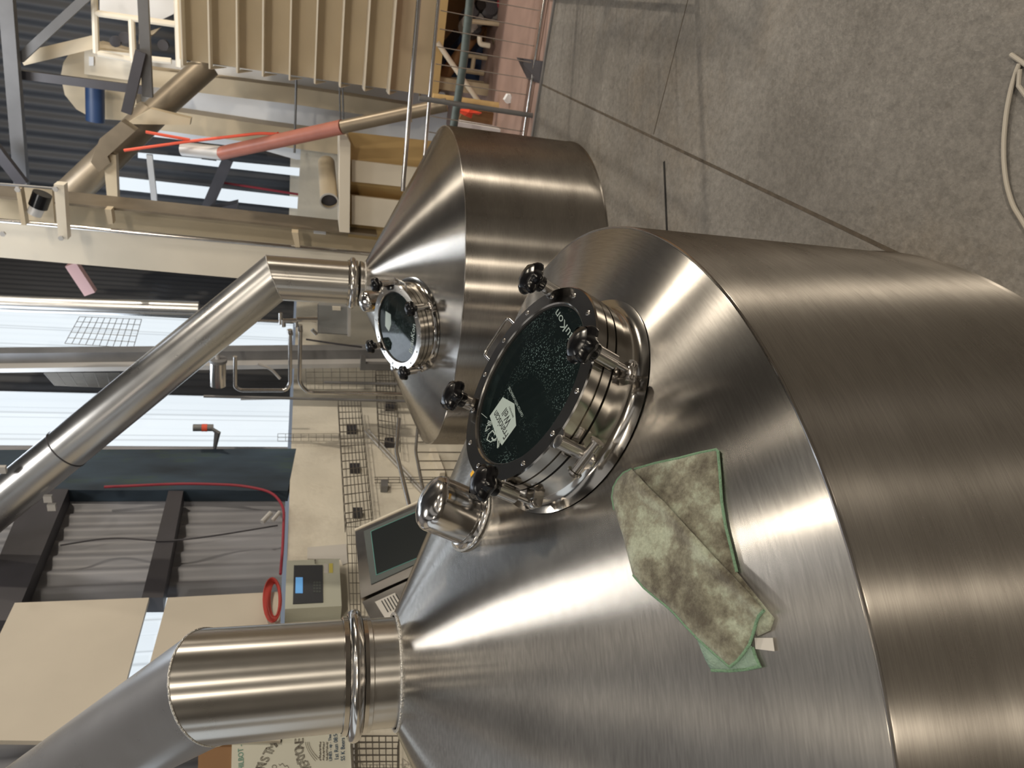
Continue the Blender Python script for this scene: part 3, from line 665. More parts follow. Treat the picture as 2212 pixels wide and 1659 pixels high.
tag(MB().tube([PW(787, 930, .03), PW(925, 1078, .03)], .008, 8).build('conduit', M['lightst']), 'pale conduit running diagonally across the block wall, upper one', 'pipe', 'diagonal conduits')
tag(MB().tube([PW(795, 928, .03), PW(945, 1092, .03)], .008, 8).build('conduit', M['lightst']), 'pale conduit running diagonally across the block wall, lower one', 'pipe', 'diagonal conduits')
g = MB()
for y in (1031, 1036, 1043): g.tube([PW(809, y, .05), PW(985, y, .05)], .0035, 6)
for x in range(815, 985, 24): g.tube([PW(x, 1031, .05), PW(x, 1043, .05)], .003, 5)
tag(g.build('cable_ladder', M['wire']), 'slim cable ladder standing on the block wall behind the railing', 'cable ladder')
tag(wpoly(MB(), [(823, 1036), (838, 1036), (838, 1050), (823, 1050)], .06, .06).build('conduit_box', M['greyst'], smooth=False), 'small grey conduit box at the end of the slim cable ladder', 'box')
wthing('wall_trunking', [(928, 968), (941, 966), (962, 1020), (950, 1022)], .08, .08, M['beige2'], 'short pale trunking on the block wall beneath the railing', 'trunking')
grid_tray('cable_tray', [(140, 742), (172, 684), (306, 690), (288, 752)], .14, 10, 5, .0035, 'wire basket tray seen against the bright sheet left of the far tank duct')
grid_tray('cable_tray', [(95, 806), (118, 832), (262, 838), (258, 806)], .14, 6, 12, .003, 'wire basket tray just below the dark grey column at the left')
# red cables
tag(MB().tube(arc([PW(225, 1052, .05), PW(400, 1044, .05), PW(520, 1048, .05), PW(588, 1062, .05), PW(614, 1095, .06), PW(611, 1180, .06), PW(606, 1240, .05)], 6, .2), .010, 10).build('red_cable', M['redcable']), 'thick red cable running along the cladding and down to the control box', 'cable')
g = MB()
for k in range(7):
    ph = k*.7; g.tube([PW(593+(10+k*1.6)*cos(t)-k*.8, 1296+(36+k*2)*sin(t), .08+.02*k/7+.01*sin(t*2+ph)) for t in [2*pi*i/28 for i in range(29)]], .0045, 7)
tag(g.build('cable_coil', mat('red_wire', (.42, .05, .04), .5)), 'coil of thin red cables hanging left of the control box', 'cable')
tag(MB().tube([PW(566, 1128, .10), PW(585, 1108, .12)], .018, 10).tube([PW(588, 1125, .10), PW(604, 1106, .12)], .014, 10).build('cable_gland', M['lightst']), 'pale cable glands under the red cable', 'fitting')
tag(MB().tube(arc([PW(130, 1178, .04), PW(240, 1160, .03), PW(360, 1170, .03), PW(460, 1158, .03), PW(600, 1135, .04)], 6, .3), .006, 6).build('loose_cable', M['darkst']), 'thin dark cable sagging across the grey cladding', 'cable')
# arm lamp
c = PW(440, 925); lm = thing('arm_lamp', c, 'small grey lamp with an orange band on an arm in front of the bright sheet', 'lamp')
MB().tube([PW(417, 924, .2), PW(461, 924, .2)], .029, 14).build('head', M['greyst'], lm)
MB().tube([PW(436, 924, .2), PW(448, 924, .2)], .031, 14).build('orange_band', M['red'], lm)
MB().tube([PW(459, 927, .2), PW(470, 934, .18), PW(464, 968, .0)], .014, 8).build('arm', M['greyst'], lm)
# whiteboard
wb = thing('whiteboard', PW(755, 1650), 'whiteboard covered in marker writing on the block wall behind the duct', 'whiteboard')
wpoly(MB(), [(502, 1560), (757, 1548), (760, 1760), (497, 1770)], .03, .02).build('face', M['wboard'], wb, smooth=False)
wpoly(MB(), [(757, 1548), (765, 1548), (768, 1760), (760, 1760)], .045, .035).build('bottom_rail', M['lightst'], wb, smooth=False)
wpoly(MB(), [(430, 1560), (502, 1560), (497, 1770), (425, 1770)], .02, .02).build('dark_upper_panel', M['brown'], wb, smooth=False)
def wl(x, y): return (480+x/7.373, 1560+y/7.373)
def wtext(body, p, ang, size, m, outline=0):
    """ang: reading direction in the picture, degrees anticlockwise from picture-up"""
    o = PW(*p, .032); q = PW(p[0]-sin(radians(ang))*10, p[1]-cos(radians(ang))*10, .032); dd = q-o
    return build_text('marker_writing', body, o, dd, V((A.y, -A.x, 0)).cross(dd), size, m, wb, .0005, outline)
for ch, x, y, a in (('S', 905, 345, -45), ('A', 860, 400, -42), ('M', 805, 480, -36), ('T', 765, 545, -30), ('S', 725, 640, -25), ('I', 690, 690, -22), ('R', 665, 760, -20), ('H', 640, 850, -16), ('C', 625, 940, -12)):
    wtext(ch, wl(x, y), a, .062, M['ink'], .0011)
for ch, x, y, a in (('E', 1290, 335, -2), ('N', 1300, 425, 3), ('O', 1300, 500, 6), ('Y', 1320, 570, 12), ('R', 1340, 635, 18), ('E', 1395, 690, 24), ('V', 1440, 755, 30), ('E', 1500, 820, 34)):
    wtext(ch, wl(x, y), a, .062, M['ink'], .0011)
wtext('1st Run 08:50', wl(1855, 600), 3, .030, M['inkb']); wtext('SS K Beers WT Sept', wl(1955, 610), 1, .030, M['inkb'])
wtext('LINES - up - Thur - Dec', wl(1750, 615), 2, .022, M['inkb'])
wtext('HILBOT - Gm', wl(345, 760), 2, .036, M['inkg'])
g = MB()
for k in range(3):
    x0 = 1560+k*55
    pts = [PW(*wl(x0+14*sin(i*1.9+k)*(1 if i % 4 else .1), 610-i*8.5), .0325) for i in range(36)]
    g.tube(pts, .0012, 5)
for k in range(3): g.tube([PW(*wl(1325+k*28+160*(i/10)**1.7, 315+(300-k*20)*i/10), .0325) for i in range(11)], .0011, 5)
g.build('marker_scribble', M['ink'], wb)
g = MB(); g.tube([PW(*wl(900+190*i/14, 665+18*sin(i*1.1)+(i/14)**2*80), .0325) for i in range(15)], .0012, 5); g.tube([PW(*wl(830+35*cos(t), 710+30*sin(t)), .0325) for t in [2*pi*i/16 for i in range(17)]], .0012, 5)
g.build('marker_doodle', M['ink'], wb)
# ------------------------------------------------------------ touch-screen console
def console():
    t0 = 2.75; X1 = plane(768, 1145, B*t0, B); X2 = plane(778, 1293, B*t0, B)
    z = (X1.z+X2.z)/2; s1, s2 = st(X1)[0], st(X2)[0]; X1 = F(s1, t0, z); X2 = F(s2, t0, z)
    X3 = plane(925, 1075, A*s1, A); g_ = X3-X1; nf = (X2-X1).cross(g_).normalized()
    if nf.dot(EYE-X1) < 0: nf = -nf
    root = thing('touch_screen_console', F((s1+s2)/2, t0, 0), 'stainless operator console with a sloping dark touch screen behind the foreground tank', 'control panel')
    mb = MB().prism([X1, X2, X2+g_*1.25, X1+g_*1.25], -nf*.10); mb.build('housing', M['polish'], root, smooth=False)
    fb(MB(), s2+.05, s1-.05, st(X1+g_*.5)[1]-.05, st(X1+g_*.5)[1]+.15, 0, st(X1+g_*.6)[2]-.09).build('pedestal', M['polish'], root, smooth=False)
    MB().tube([X1+nf*.002, X1+g_*1.25+nf*.002], .006, 6).build('cream_edge', M['beige2'], root)
    def Q(x, y, h): return plane(x, y, X1+nf*h, nf)
    bz = MB().prism([Q(x, y, .001) for x, y in [(786, 1148), (931, 1084), (960, 1190), (802, 1263)]], nf*.003).build('bezel', M['bezel'], root, smooth=False)
    scp = [(801, 1148), (931, 1092), (948, 1186), (813, 1242)]
    MB().prism([Q(x, y, .004) for x, y in scp], nf*.001).build('screen', M['screen'], bz, smooth=False)
    MB().tube([Q(x, y, .005) for x, y in scp+scp[:1]], .0018, 6).build('teal_border', M['teal'], bz)
    # neighbouring control panel
    r = thing('control_panel', F(s2-.15, t0, z), 'narrow steel panel with a striped label beside the touch screen console', 'control panel')
    MB().prism([Q(x, y, -.01) for x, y in [(782, 1300), (890, 1250), (925, 1330), (870, 1420), (812, 1362)]], -nf*.08).build('plate', M['polish'], r, smooth=False)
    lb = MB().prism([Q(x, y, -.009) for x, y in [(810, 1300.5), (853, 1281), (880, 1330), (836, 1342)]], nf*.0015).build('striped_label', M['paper'], r, smooth=False)
    for k in range(6):
        x0, y0 = 823+k*6.2, 1298-k*2.8; MB().prism([Q(x, y, -.007) for x, y in [(x0, y0), (x0+2.4, y0-1), (x0+17, y0+24), (x0+14.5, y0+25)]], nf*.0005).build('black_stripe', M['black'], lb, smooth=False)
console()
# ------------------------------------------------------------ railings
def px_tube(mb, pts, r, seg=12, rad=.05):
    P = [PA(x, y, s) for x, y, s in pts]; return mb.tube(arc(P, 5, rad) if len(P) > 2 else P, r, seg)
gr = thing('guard_railing', PF(1150, 270)+V((0, 0, 0)), 'stainless guard railing with thin upright bars at the edge of the red floor', 'railing')
SR = 5.5
px_tube(MB(), [(912, -90, SR), (870, 412, SR)], .0165).build('handrail', M['polish'], gr)
px_tube(MB(), [(955, -90, SR), (915, 360, SR)], .0125).build('upper_rail', M['polish'], gr)
px_tube(MB(), [(1190, -90, SR), (1126, 330, SR)], .0125).build('lower_rail', M['polish'], gr)
for a, b in (((955, -52), (1171, -15)), ((953, -15), (1166, 23)), ((951.7, 22.6), (1160, 62.4)), ((950, 62.4), (1154, 99.5)), ((944.5, 101), (1148, 135)), ((941, 138), (1143, 170)), ((937, 174.5), (1137, 205)), ((930, 251), (1128, 284)), ((926, 285), (1122, 318))):
    px_tube(MB(), [(*a, SR), (*b, SR)], .0035, 8).build('upright_bar', M['polish'], gr)
p_ = PF(1152, 250); s_ = st(p_)[0]
MB().tube([PA(905, 212, s_)+Z*0, V((p_.x, p_.y, .0))], .018, 14).build('post', M['greyst'], gr)
MB().tube([PA(908, 215, s_), PA(907, 205, SR)], .008, 8).build('post_bracket', M['polish'], gr)
# return leg of the railing, running back towards the viewer outside the right edge
cr = PA(912, -90, SR); Rz = cr.z
ret = MB(); ret.tube([cr, cr-A*2.2], .0165, 12).tube([V((cr.x, cr.y, .1)), V((cr.x, cr.y, .1))-A*2.2], .0125, 10).tube([V((cr.x, cr.y, Rz-.12)), V((cr.x, cr.y, Rz-.12))-A*2.2], .0125, 10)
for i in range(12): q = cr-A*(.18*i); ret.tube([V((q.x, q.y, .1)), V((q.x, q.y, Rz-.12))], .0035, 6)
for i in (0, 2.2): q = cr-A*i; ret.tube([V((q.x, q.y, 0)), q], .018, 12)
ret.build('return_section', M['polish'], gr)
sr = thing('shadow_railing', F(5.0, -1.6, 0), 'added railing with two top rails outside the right edge, casting shadows on the floor', 'railing')  # unseen railing, made up to cast rail shadows on the floor
q0, q1, q2 = F(5.0, -.55, 1.6), F(5.0, -1.62, 1.6), F(3.9, -1.62, 1.55)
MB().tube([q0, q1, q2], .024, 12).build('top_rail', M['polish'], sr); dz_ = V((0, 0, -.16))
MB().tube([q0+dz_, q1+dz_, q2+dz_], .020, 12).build('second_rail', M['polish'], sr)
for k in range(9):
    q = q0.lerp(q1, k/8); MB().tube([q+dz_, V((q.x, q.y, .1))], .006, 6).build('upright_bar', M['polish'], sr)
for q in (q0, q1, q2): MB().tube([q, V((q.x, q.y, 0))], .020, 10).build('post', M['polish'], sr)
pr = thing('stair_railing', F(3.6, 2.0, 0), 'bent stainless stair railing standing between the far tank and the touch screen', 'railing')
MB().tube(arc([PA(862, 905, 5.0), PA(856, 976, 4.6), PA(893, 1130, 3.7)], 5, .06), .0155, 14).build('handrail', M['polish'], pr)
MB().tube(arc([PA(902, 925, 5.0), PA(898, 976, 4.6), PA(922, 1100, 3.8)], 5, .06), .012, 12).build('second_rail', M['polish'], pr)
for y, x0, s in ((955, 901, 4.8), (977, 899, 4.6), (996, 902, 4.45), (1015, 906, 4.3), (1036, 909, 4.15), (1057, 913, 4.0)):
    p = PA(x0, y, s); MB().tube([p, V((p.x, p.y, .0)) if y in (955, 1057) else V((p.x, p.y, .2))], .005, 8).build('upright_bar', M['polish'], pr)
# ------------------------------------------------------------ pipework left of the far tank
def pipe(name, pts, r, m, label, cat='pipe', rad=.06, grp=None): return tag(px_tube(MB(), pts, r, 14, rad).build(name, M[m]), label, cat, grp)
pipe('steam_pipe', [(508, 770, 5.6), (508, 836, 5.6), (520, 843, 5.6), (618, 843, 5.6), (627, 828, 5.6), (627, 722, 5.6)], .016, 'polish', 'stainless pipe bent into a U below the filter canister')
pipe('steam_pipe', [(649, 716, 5.6), (647, 828, 5.6), (665, 848, 5.6), (870, 852, 5.6)], .016, 'polish', 'stainless pipe bending from the valves to run level behind the far tank')
pipe('steam_pipe', [(700, 826, 5.9), (880, 830, 5.9)], .013, 'greyst', 'straight grey pipe above the long level stainless pipe')
pipe('steam_pipe', [(440, 856, 5.7), (900, 867, 5.7)], .012, 'greyst', 'long thin grey pipe along the bottom of the bright sheet strip')
pipe('steam_pipe', [(640, 860, 5.8), (520, 862, 5.8)], .010, 'lightst', 'short pale pipe under the U-bent pipe')
pipe('air_hose', [(556, 786, 5.7), (585, 796, 5.7), (605, 818, 5.7)], .012, 'lightst', 'short pale hose curving beside the filter canister', 'hose')
pipe('power_cable', [(661, 733, 5.9), (720, 742, 5.9), (782, 750, 5.9)], .008, 'darkst', 'dark cable slanting from the valves towards the far tank lid', 'cable')
fc = thing('filter_canister', PA(470, 805, 5.7), 'small stainless filter canister beside the slanting duct', 'canister')
MB().tube([PA(471, 779, 5.7), PA(471, 832, 5.7)], .062, 24).build('body', M['polish'], fc)
MB().tube([PA(471, 775, 5.7), PA(471, 781, 5.7)], .070, 24).build('cap', M['greyst'], fc)
MB().tube([PA(458, 700, 5.75), PA(470, 776, 5.7)], .018, 12).build('connector', M['lightst'], fc)
jb = thing('clear_junction_box', PA(720, 690, 5.8), 'see-through plastic box next to the upright duct of the far tank', 'box')
MB().prism([PA(x, y, 5.8) for x, y in [(688, 660), (753, 664), (752, 722), (688, 718)]], A*.12).build('cover', M['clear'], jb, smooth=False)
MB().prism([PA(x, y, 5.93) for x, y in [(686, 658), (755, 662), (754, 724), (686, 720)]], A*.02).build('back_plate', M['greyst'], jb, smooth=False)
MB().prism([PA(x, y, 5.78) for x, y in [(752, 661), (758, 661), (757, 727), (751, 727)]], A*.14).build('end_cap', M['lightst'], jb, smooth=False)
MB().prism([PA(x, y, 5.79) for x, y in [(718, 662), (736, 663), (736, 671), (718, 670)]], A*.01).build('rating_plate', M['beige2'], jb, smooth=False)
vc = thing('valve_block', PA(640, 690, 5.7), 'cluster of stainless valves between the duct and the see-through box', 'valve')
for i, (x, y, x2, y2, r) in enumerate([(612, 693, 640, 692, .018), (612, 705, 612, 690, .020), (640, 691, 641, 706, .014), (626, 712, 627, 724, .022), (648, 702, 649, 717, .020), (672, 690, 684, 692, .020), (674, 712, 684, 722, .016), (606, 676, 606, 700, .016), (641, 690, 686, 690, .020), (560, 693, 606, 694, .010)]):
    MB().tube([PA(x, y, 5.75), PA(x2, y2, 5.75)], r, 12).build('valve_body' if r > .015 else 'connector', M['polish'], vc)
pipe('vent_duct', [(-60, 651, 6.6), (73, 657, 6.6), (430, 668, 6.6)], .072, 'duct2', 'grey upright round duct in front of the dark cladding, left of the beige column', 'duct', .01)
# steel stanchions
def slab(mb, pts, s, th, m=0): return mb.prism([PA(x, y, s) for x, y in pts], A*th, m)
def sthing(name, pts, s, th, m, label, cat, grp=None): return tag(slab(MB(), pts, s, th).build(name, M[m], smooth=False), label, cat, grp)
gc = thing('steel_column', PA(850, 775, 6.3), 'dark grey steel column between the two bright roof-high sheets', 'column')
slab(MB(), [(-60, 764), (870, 755), (870, 784), (-60, 797)], 6.3, .12).build('web', M['greyst'], gc, smooth=False)
slab(MB(), [(-60, 797), (870, 784), (870, 793), (-60, 806)], 6.2, .3).build('flange', M['lightst'], gc, smooth=False)
sthing('column_bracket', [(780, 770), (790, 775), (790, 786), (860, 787), (860, 800), (778, 800)], 6.1, .05, 'greyst', 'grey angle bracket on the dark steel column behind the far tank', 'bracket')
bc = thing('beige_column', PA(800, 570, 6.6), 'tall beige steel column behind the duct of the far tank', 'column')
slab(MB(), [(-80, 470), (400, 512), (815, 549), (815, 630), (515, 601), (-80, 549)], 6.6, .06).build('front_face', M['beige2'], bc, smooth=False)
slab(MB(), [(-80, 420), (239, 451), (815, 511), (815, 552), (400, 514), (-80, 472)], 6.9, .05).build('recessed_web', M['beige'], bc, smooth=False)
slab(MB(), [(-80, 416), (239, 448), (815, 507), (815, 512), (239, 453), (-80, 421)], 6.6, .35).build('rear_flange', M['bronze'], bc, smooth=False)
px_tube(MB(), [(-80, 469, 6.52), (600, 531, 6.52), (815, 550, 6.52)], .018).build('clipped_conduit', M['polish'], bc)
for x, y in ((232, 470), (636, 520)): slab(MB(), [(x-6, y-18), (x+8, y-17), (x+12, y+14), (x+2, y+14)], 6.5, .1).build('conduit_clip', M['beige'], bc, smooth=False)
# motor frame at the top left
mf = thing('motor_bracket', PA(90, 460, 6.3), 'beige open frame holding a small dark motor at the top of the beige column', 'motor mount')
slab(MB(), [(42, 403), (112, 407), (118, 482), (46, 474)], 6.45, .03).build('back_plate', M['beige'], mf, smooth=False)
slab(MB(), [(116, 398), (138, 400), (146, 518), (126, 516)], 6.2, .1).build('front_bar', M['beige2'], mf, smooth=False)
slab(MB(), [(34, 408), (44, 408), (56, 486), (46, 486)], 6.2, .08).build('rear_bar', M['beige'], mf, smooth=False)
px_tube(MB(), [(-40, 394, 6.25), (118, 407, 6.25)], .010).build('tie_rod', M['greyst'], mf)
mo = MB().tube([PA(92, 418, 6.25), PA(82, 446, 6.25)], .066, 20).build('motor', M['knob'], mf)
MB().tube([PA(81, 447, 6.25), PA(74, 462, 6.25)], .052, 20).build('motor_end', M['lightst'], mo)
for x, y in ((37, 410), (119, 409), (131, 515), (5, 506)): MB().lathe([(.02, 0), (.02, .02)], PA(x, y, 6.15), A, 6).build('bolt_head', M['lightst'], mf)
# auger conveyor
au = thing('auger_conveyor', PA(250, 330, 7.2), 'beige tubular conveyor slanting down from the top left towards the ribbed bin', 'conveyor')
px_tube(MB(), [(45, 520, 7.35), (230, 345, 7.55), (330, 245, 7.75)], .135, 24).build('lower_tube', M['bronze'], au)
px_tube(MB(), [(310, 265, 7.7), (450, 140, 7.95)], .115, 24).build('upper_tube', M['bronze'], au)
slab(MB(), [(215, 300), (262, 262), (292, 283), (232, 338), (238, 352), (214, 372), (196, 350)], 7.25, .15).build('drive_casing', M['bronze'], au, smooth=False)
slab(MB(), [(325, 235), (412, 256), (410, 270), (270, 268)], 7.5, .1).build('support_gusset', M['beige'], au, smooth=False)
slab(MB(), [(222, 330), (250, 335), (258, 520), (240, 520)], 7.3, .1).build('support_leg', M['beige'], au, smooth=False)
# elevator head, platform and legs
eh = thing('rounded_machine', PA(210, 180, 8.6), 'rounded beige machine head under the roof with a blue motor', 'machine')
slab(MB(), [(131, 165), (137, 135), (150, 115), (175, 98), (210, 92), (290, 112), (296, 262), (200, 256), (165, 236), (140, 205)], 8.62, .25).build('casing', M['beige'], eh, smooth=False)
slab(MB(), [(182, 105), (290, 116), (292, 175), (182, 160)], 8.55, .15).build('cover_plate', M['beige2'], eh, smooth=False)
slab(MB(), [(192, 122), (202, 123), (202, 142), (192, 142)], 8.53, .02).build('rating_label', M['white'], eh, smooth=False)
MB().tube([PA(205, 186, 8.4), PA(206, 262, 8.4)], .085, 20).build('blue_motor', M['blue'], eh)
pf = thing('access_platform', PA(300, 60, 8.3), 'beige railed access platform at the top edge of the ribbed bin', 'platform')
for a, b in (((203, -30), (208, 115)), ((205, 28), (390, 54)), ((284, 40), (288, 135)), ((386, -40), (392, 145)), ((212, 115), (288, 130)), ((300, 125), (370, 132))):
    px_tube(MB(), [(*a, 8.2), (*b, 8.2)], .030 if a[0] != 386 else .05, 8).build('rail', M['beige2'], pf)
slab(MB(), [(215, -30), (380, -30), (375, 30), (350, 42), (285, 38), (215, 26)], 8.9, .1).build('side_sheet', M['white'], pf, smooth=False)
slab(MB(), [(300, 95), (345, 60), (330, 75), (300, 75)], 8.6, .1).build('gusset', M['beige'], pf, smooth=False)
for i, (x, y) in enumerate(((268, 82), (352, 98), (248, 90))): MB().lathe([(.05, 0), (.05, .07)], PA(x, y, 8.4), A, 12).build('roller', M['darkst'], pf)
sthing('beige_casing', [(300, 147), (640, 190), (890, 228), (890, 264), (640, 226), (300, 184)], 8.4, .3, 'beige', 'upper of the two upright beige casings behind the red pipe', 'casing', 'beige elevator casings')
sthing('beige_casing', [(290, 228), (560, 268), (735, 292), (735, 334), (560, 310), (290, 274)], 8.4, .3, 'beige', 'lower of the two upright beige casings, the one the red pipe crosses', 'casing', 'beige elevator casings')
sthing('white_partition', [(285, 120), (960, 200), (1000, 290), (1000, 330), (640, 345), (560, 322), (285, 290)], 8.9, .06, 'white', 'white sheeted partition behind the beige casings', 'partition')
pipe('brace_rod', [(640, 170, 8.1), (636, 330, 8.1)], .012, 'greyst', 'thin grey rod crossing the beige casings, further from the ribbed bin base', 'rod')
pipe('brace_rod', [(733, 175, 8.1), (736, 300, 8.1)], .008, 'greyst', 'thin grey rod of a close pair crossing the beige casings', 'rod', .06, 'paired brace rods')
pipe('brace_rod', [(740, 176, 8.1), (743, 300, 8.1)], .008, 'greyst', 'thin grey rod of a close pair crossing the beige casings', 'rod', .06, 'paired brace rods')

# transfer pipe
tp = thing('transfer_pipe', PA(700, 290, 7.0), 'long slanting pipe, red then beige, with orange-red straps, above the beige bin', 'pipe')
px_tube(MB(), [(478, 331, 7.0), (740, 274, 6.3)], .058, 20).build('red_section', M['redpipe'], tp)
px_tube(MB(), [(738, 274.5, 6.3), (965, 226, 6.1)], .052, 20).build('beige_section', M['bronze'], tp)
px_tube(MB(), [(395, 322, 7.15), (480, 331, 7.0)], .060, 20).build('clear_section', M['lightst'], tp)
px_tube(MB(), [(436, 326, 7.2), (468, 330, 7.2)], .072, 20).build('coupling', M['knob'], tp)
for P_ in ([(268, 325, 7.0), (412, 305, 7.0), (560, 288, 6.9), (672, 292, 6.8)], [(315, 285, 7.0), (410, 302, 7.0)], [(598, 286, 6.8), (612, 308, 6.8)]): px_tube(MB(), P_, .013, 8).build('strap', M['red'], tp)
# crossing roof steel
def beam(pts, s, w, m, label): 
    (x0, y0), (x1, y1) = pts; a = PA(x0, y0, s); b = PA(x1, y1, s); d = (b-a).normalized(); n = d.cross(A).normalized()*w; return tag(MB().prism([a+n, b+n, b-n, a-n], A*w*1.6).build('roof_beam', M[m], smooth=False), label, 'beam')
beam([(8, -40), (44, 400)], 7.9, .055, 'roofst', 'grey roof beam along the top left corner')
beam([(40, 128), (200, -20)], 8.0, .035, 'roofst', 'grey diagonal roof brace above the beige machine head')
beam([(12, 158), (315, 196)], 8.05, .038, 'darkst', 'dark beam reaching down past the blue motor')
beam([(303, 112), (272, 245)], 7.25, .040, 'darkst', 'dark short beam ending at the slanting beige conveyor')
beam([(306, -40), (318, 210)], 7.3, .040, 'roofst', 'grey beam crossing in front of the railed platform')
beam([(-30, 300), (48, 400)], 7.6, .045, 'darkst', 'dark purple diagonal brace at the left end of the slanting conveyor')
beam([(322, 335), (336, 462)], 9.0, .030, 'lightst', 'pale beam crossing the bright strips of the far wall')
beam([(492, 345), (438, 470)], 9.1, .060, 'darkst', 'dark diagonal brace crossing the bright strips of the far wall')
beam([(45, 128), (205, 90)], 8.3, .055, 'beige', 'beige sloping channel leading to the rounded machine head')
beam([(152, 572), (194, 636)], 7.8, .055, 'pink', 'pink diagonal brace between the beige column and the grey duct')
tag(slab(MB(), [(448, 455), (512, 440), (512, 480), (460, 480)], 8.9, .2).build('speaker_box', M['darkst'], smooth=False), 'dark box hung on the brace of the far wall', 'box')
tag(px_tube(MB(), [(478, 394, 9.3), (652, 421, 9.3)], .014, 8).build('pink_cable', M['redcable']), 'thin pinkish cable between the bright strips of the far wall', 'cable')
# block wall stub before the far wall
sthing('far_rubble_wall', [(650, 320), (735, 335), (733, 505), (640, 492)], 8.6, .2, 'cream', 'dirty pale block wall stub left of the beige bin', 'wall stub')
# round duct lying on the beige bin
rd = thing('short_round_duct', PA(708, 400, 7.0), 'short beige round duct with an open dark end on top of the beige bin', 'duct')
a_ = PA(711, 434, 6.7); b_ = PA(705, 352, 7.3)
MB().tube([b_, a_], .078, 28, cap=False).build('tube', M['beige'], rd)
MB().tube([a_+(b_-a_)*.05, a_+(b_-a_)*.9], .072, 28).build('dark_inside', M['darkst'], rd)
MB().lathe([(.070, 0), (.082, 0), (.082, .012), (.070, .012)], a_, (a_-b_), 28, False, False).build('end_ring', M['lightst'], rd)
tag(MB().box(PA(691, 490, 6.9), A*.05, B*.055, Z*.055).build('switch_box', M['white'], smooth=False), 'small white box between the beige column and the beige bin', 'box')
# ------------------------------------------------------------ beige folded bin
fbn = thing('folded_bin', PA(900, 400, 6.7), 'low beige bin with folded side panels behind the cone of the far tank', 'bin')
zg = [(286, 6.95), (330, 6.78), (345, 6.7), (392, 6.7), (398, 6.72), (420, 6.85), (421, 6.7), (484, 6.7), (492, 6.78), (512, 6.9)]
vs = []
for y, s in zg:
    k = (y-286)/226; x0 = 752; x1 = 1010; vs += [PA(x0, y, s), PA(x1, y+28, s)]
n_ = len(zg); vs2 = [v+A*.03 for v in vs]
MB().add(vs+vs2, [(2*i, 2*i+2, 2*i+3, 2*i+1) for i in range(n_-1)]+[(2*n_+2*i, 2*n_+2*i+1, 2*n_+2*i+3, 2*n_+2*i+2) for i in range(n_-1)]).build('folded_side', M['ochre'], fbn, smooth=False)
slab(MB(), [(734, 284), (750, 297), (757, 310), (755, 503), (733, 501)], 6.5, .5).build('top_frame', M['beige2'], fbn, smooth=False)
for y0 in (346, 422): slab(MB(), [(760, y0), (1005, y0+28), (1005, y0+(72 if y0 == 346 else 88)), (760, y0+(46 if y0 == 346 else 62))], 6.66, .03).build('side_panel', M['beige2'], fbn, smooth=False)
# ------------------------------------------------------------ ribbed bin on the right
rbx = thing('ribbed_bin', PA(700, 60, 6.8), 'big beige bin with level stiffening ribs at the top right of the photo', 'bin')
sb = 6.85; te = st(PA(690, 171, sb))[1]
def zx(x, y=0, s=6.65): return PA(x, y, s).z
ztop = zx(383, 0, sb); zbot = zx(952, 0, sb)
fb(MB(), sb, sb+1.6, te-3.6, te, zbot, ztop).build('body', M['beige'], rbx, smooth=False)
for i, x in enumerate((390, 450, 511, 568, 628, 685, 742, 797, 853)):
    z_ = zx(x, 40); mb = MB(); fb(mb, 6.65, sb, te-3.6, te+.02, z_-.006, z_+.006)
    tb = [F(6.65, te+.02, z_-.006), F(sb+.1, te+.02, z_-.10), F(sb+.1, te+.02, z_-.006)]; mb.prism(tb, B*.005)
    mb.build('rib', M['beige2'], rbx, smooth=False)
fb(MB(), sb-.08, sb+.02, te-3.6, te+.03, zbot-.05, zbot+.02).build('bottom_rail', M['ochre'], rbx, smooth=False)
for tt in (te-.1, te-3.4): fb(MB(), sb+.1, sb+.2, tt-.05, tt+.05, 0, zbot).build('leg', M['beige'], rbx, smooth=False)
# machinery under the ribbed bin
struct('wall_far_partition', fb(MB(), 8.5, 8.6, -6, te+.1, 0, zbot+.2), M['orange'])
bm_ = thing('blue_machine', PA(1030, 130, 7.3), 'dark blue machine in a tan frame under the ribbed bin', 'machine')
slab(MB(), [(955, 165), (962, 115), (1000, 70), (1056, 92), (1045, 178), (1000, 172)], 7.4, .5).build('body', M['blue'], bm_, smooth=False)
for a, b, r in (((996, 118), (1052, 126), .02), ((1024, 124), (1020, 150), .02), ((990, 150), (1045, 158), .025), ((950, 170), (1060, 185), .03)):
    px_tube(MB(), [(*a, 7.2), (*b, 7.2)], r, 8).build('frame_bar', M['beige'], bm_)
slab(MB(), [(1046, 60), (1105, 55), (1095, 170), (1082, 215), (1050, 205)], 7.35, .3).build('tan_panel', M['orange'], bm_, smooth=False)
px_tube(MB(), [(1036, 78, 6.9), (1036, 95, 6.9), (1058, 99, 6.9)], .022, 10, .03).build('pale_elbow', M['beige2'], bm_)
px_tube(MB(), [(1068, 80, 7.0), (1088, 160, 7.0)], .03, 8).build('slanting_brace', M['bronze'], bm_)
dm = thing('dark_gearbox', PA(1035, 30, 7.0), 'cluttered dark gearbox under the ribbed bin at the top edge', 'machine')
for x, y, r, l, m in ((1022, 22, .07, .3, 'darkst'), (1035, 40, .06, .25, 'greyst'), (1018, 48, .08, .2, 'lightst'), (1060, 15, .09, .3, 'darkst'), (1072, 30, .06, .2, 'greyst'), (1040, 10, .06, .3, 'knob'), (1030, 62, .05, .2, 'darkst'), (1085, 10, .05, .2, 'redcable')):
    MB().lathe([(r*.7, 0), (r, .02), (r, l-.02), (r*.8, l)], PA(x, y, 7.0), A+B*.3, 14).build('gear_part', M[m], dm)
px_tube(MB(), [(1010, 45, 6.9), (1078, 52, 6.9)], .02, 8).build('frame_bar', M['beige'], dm)
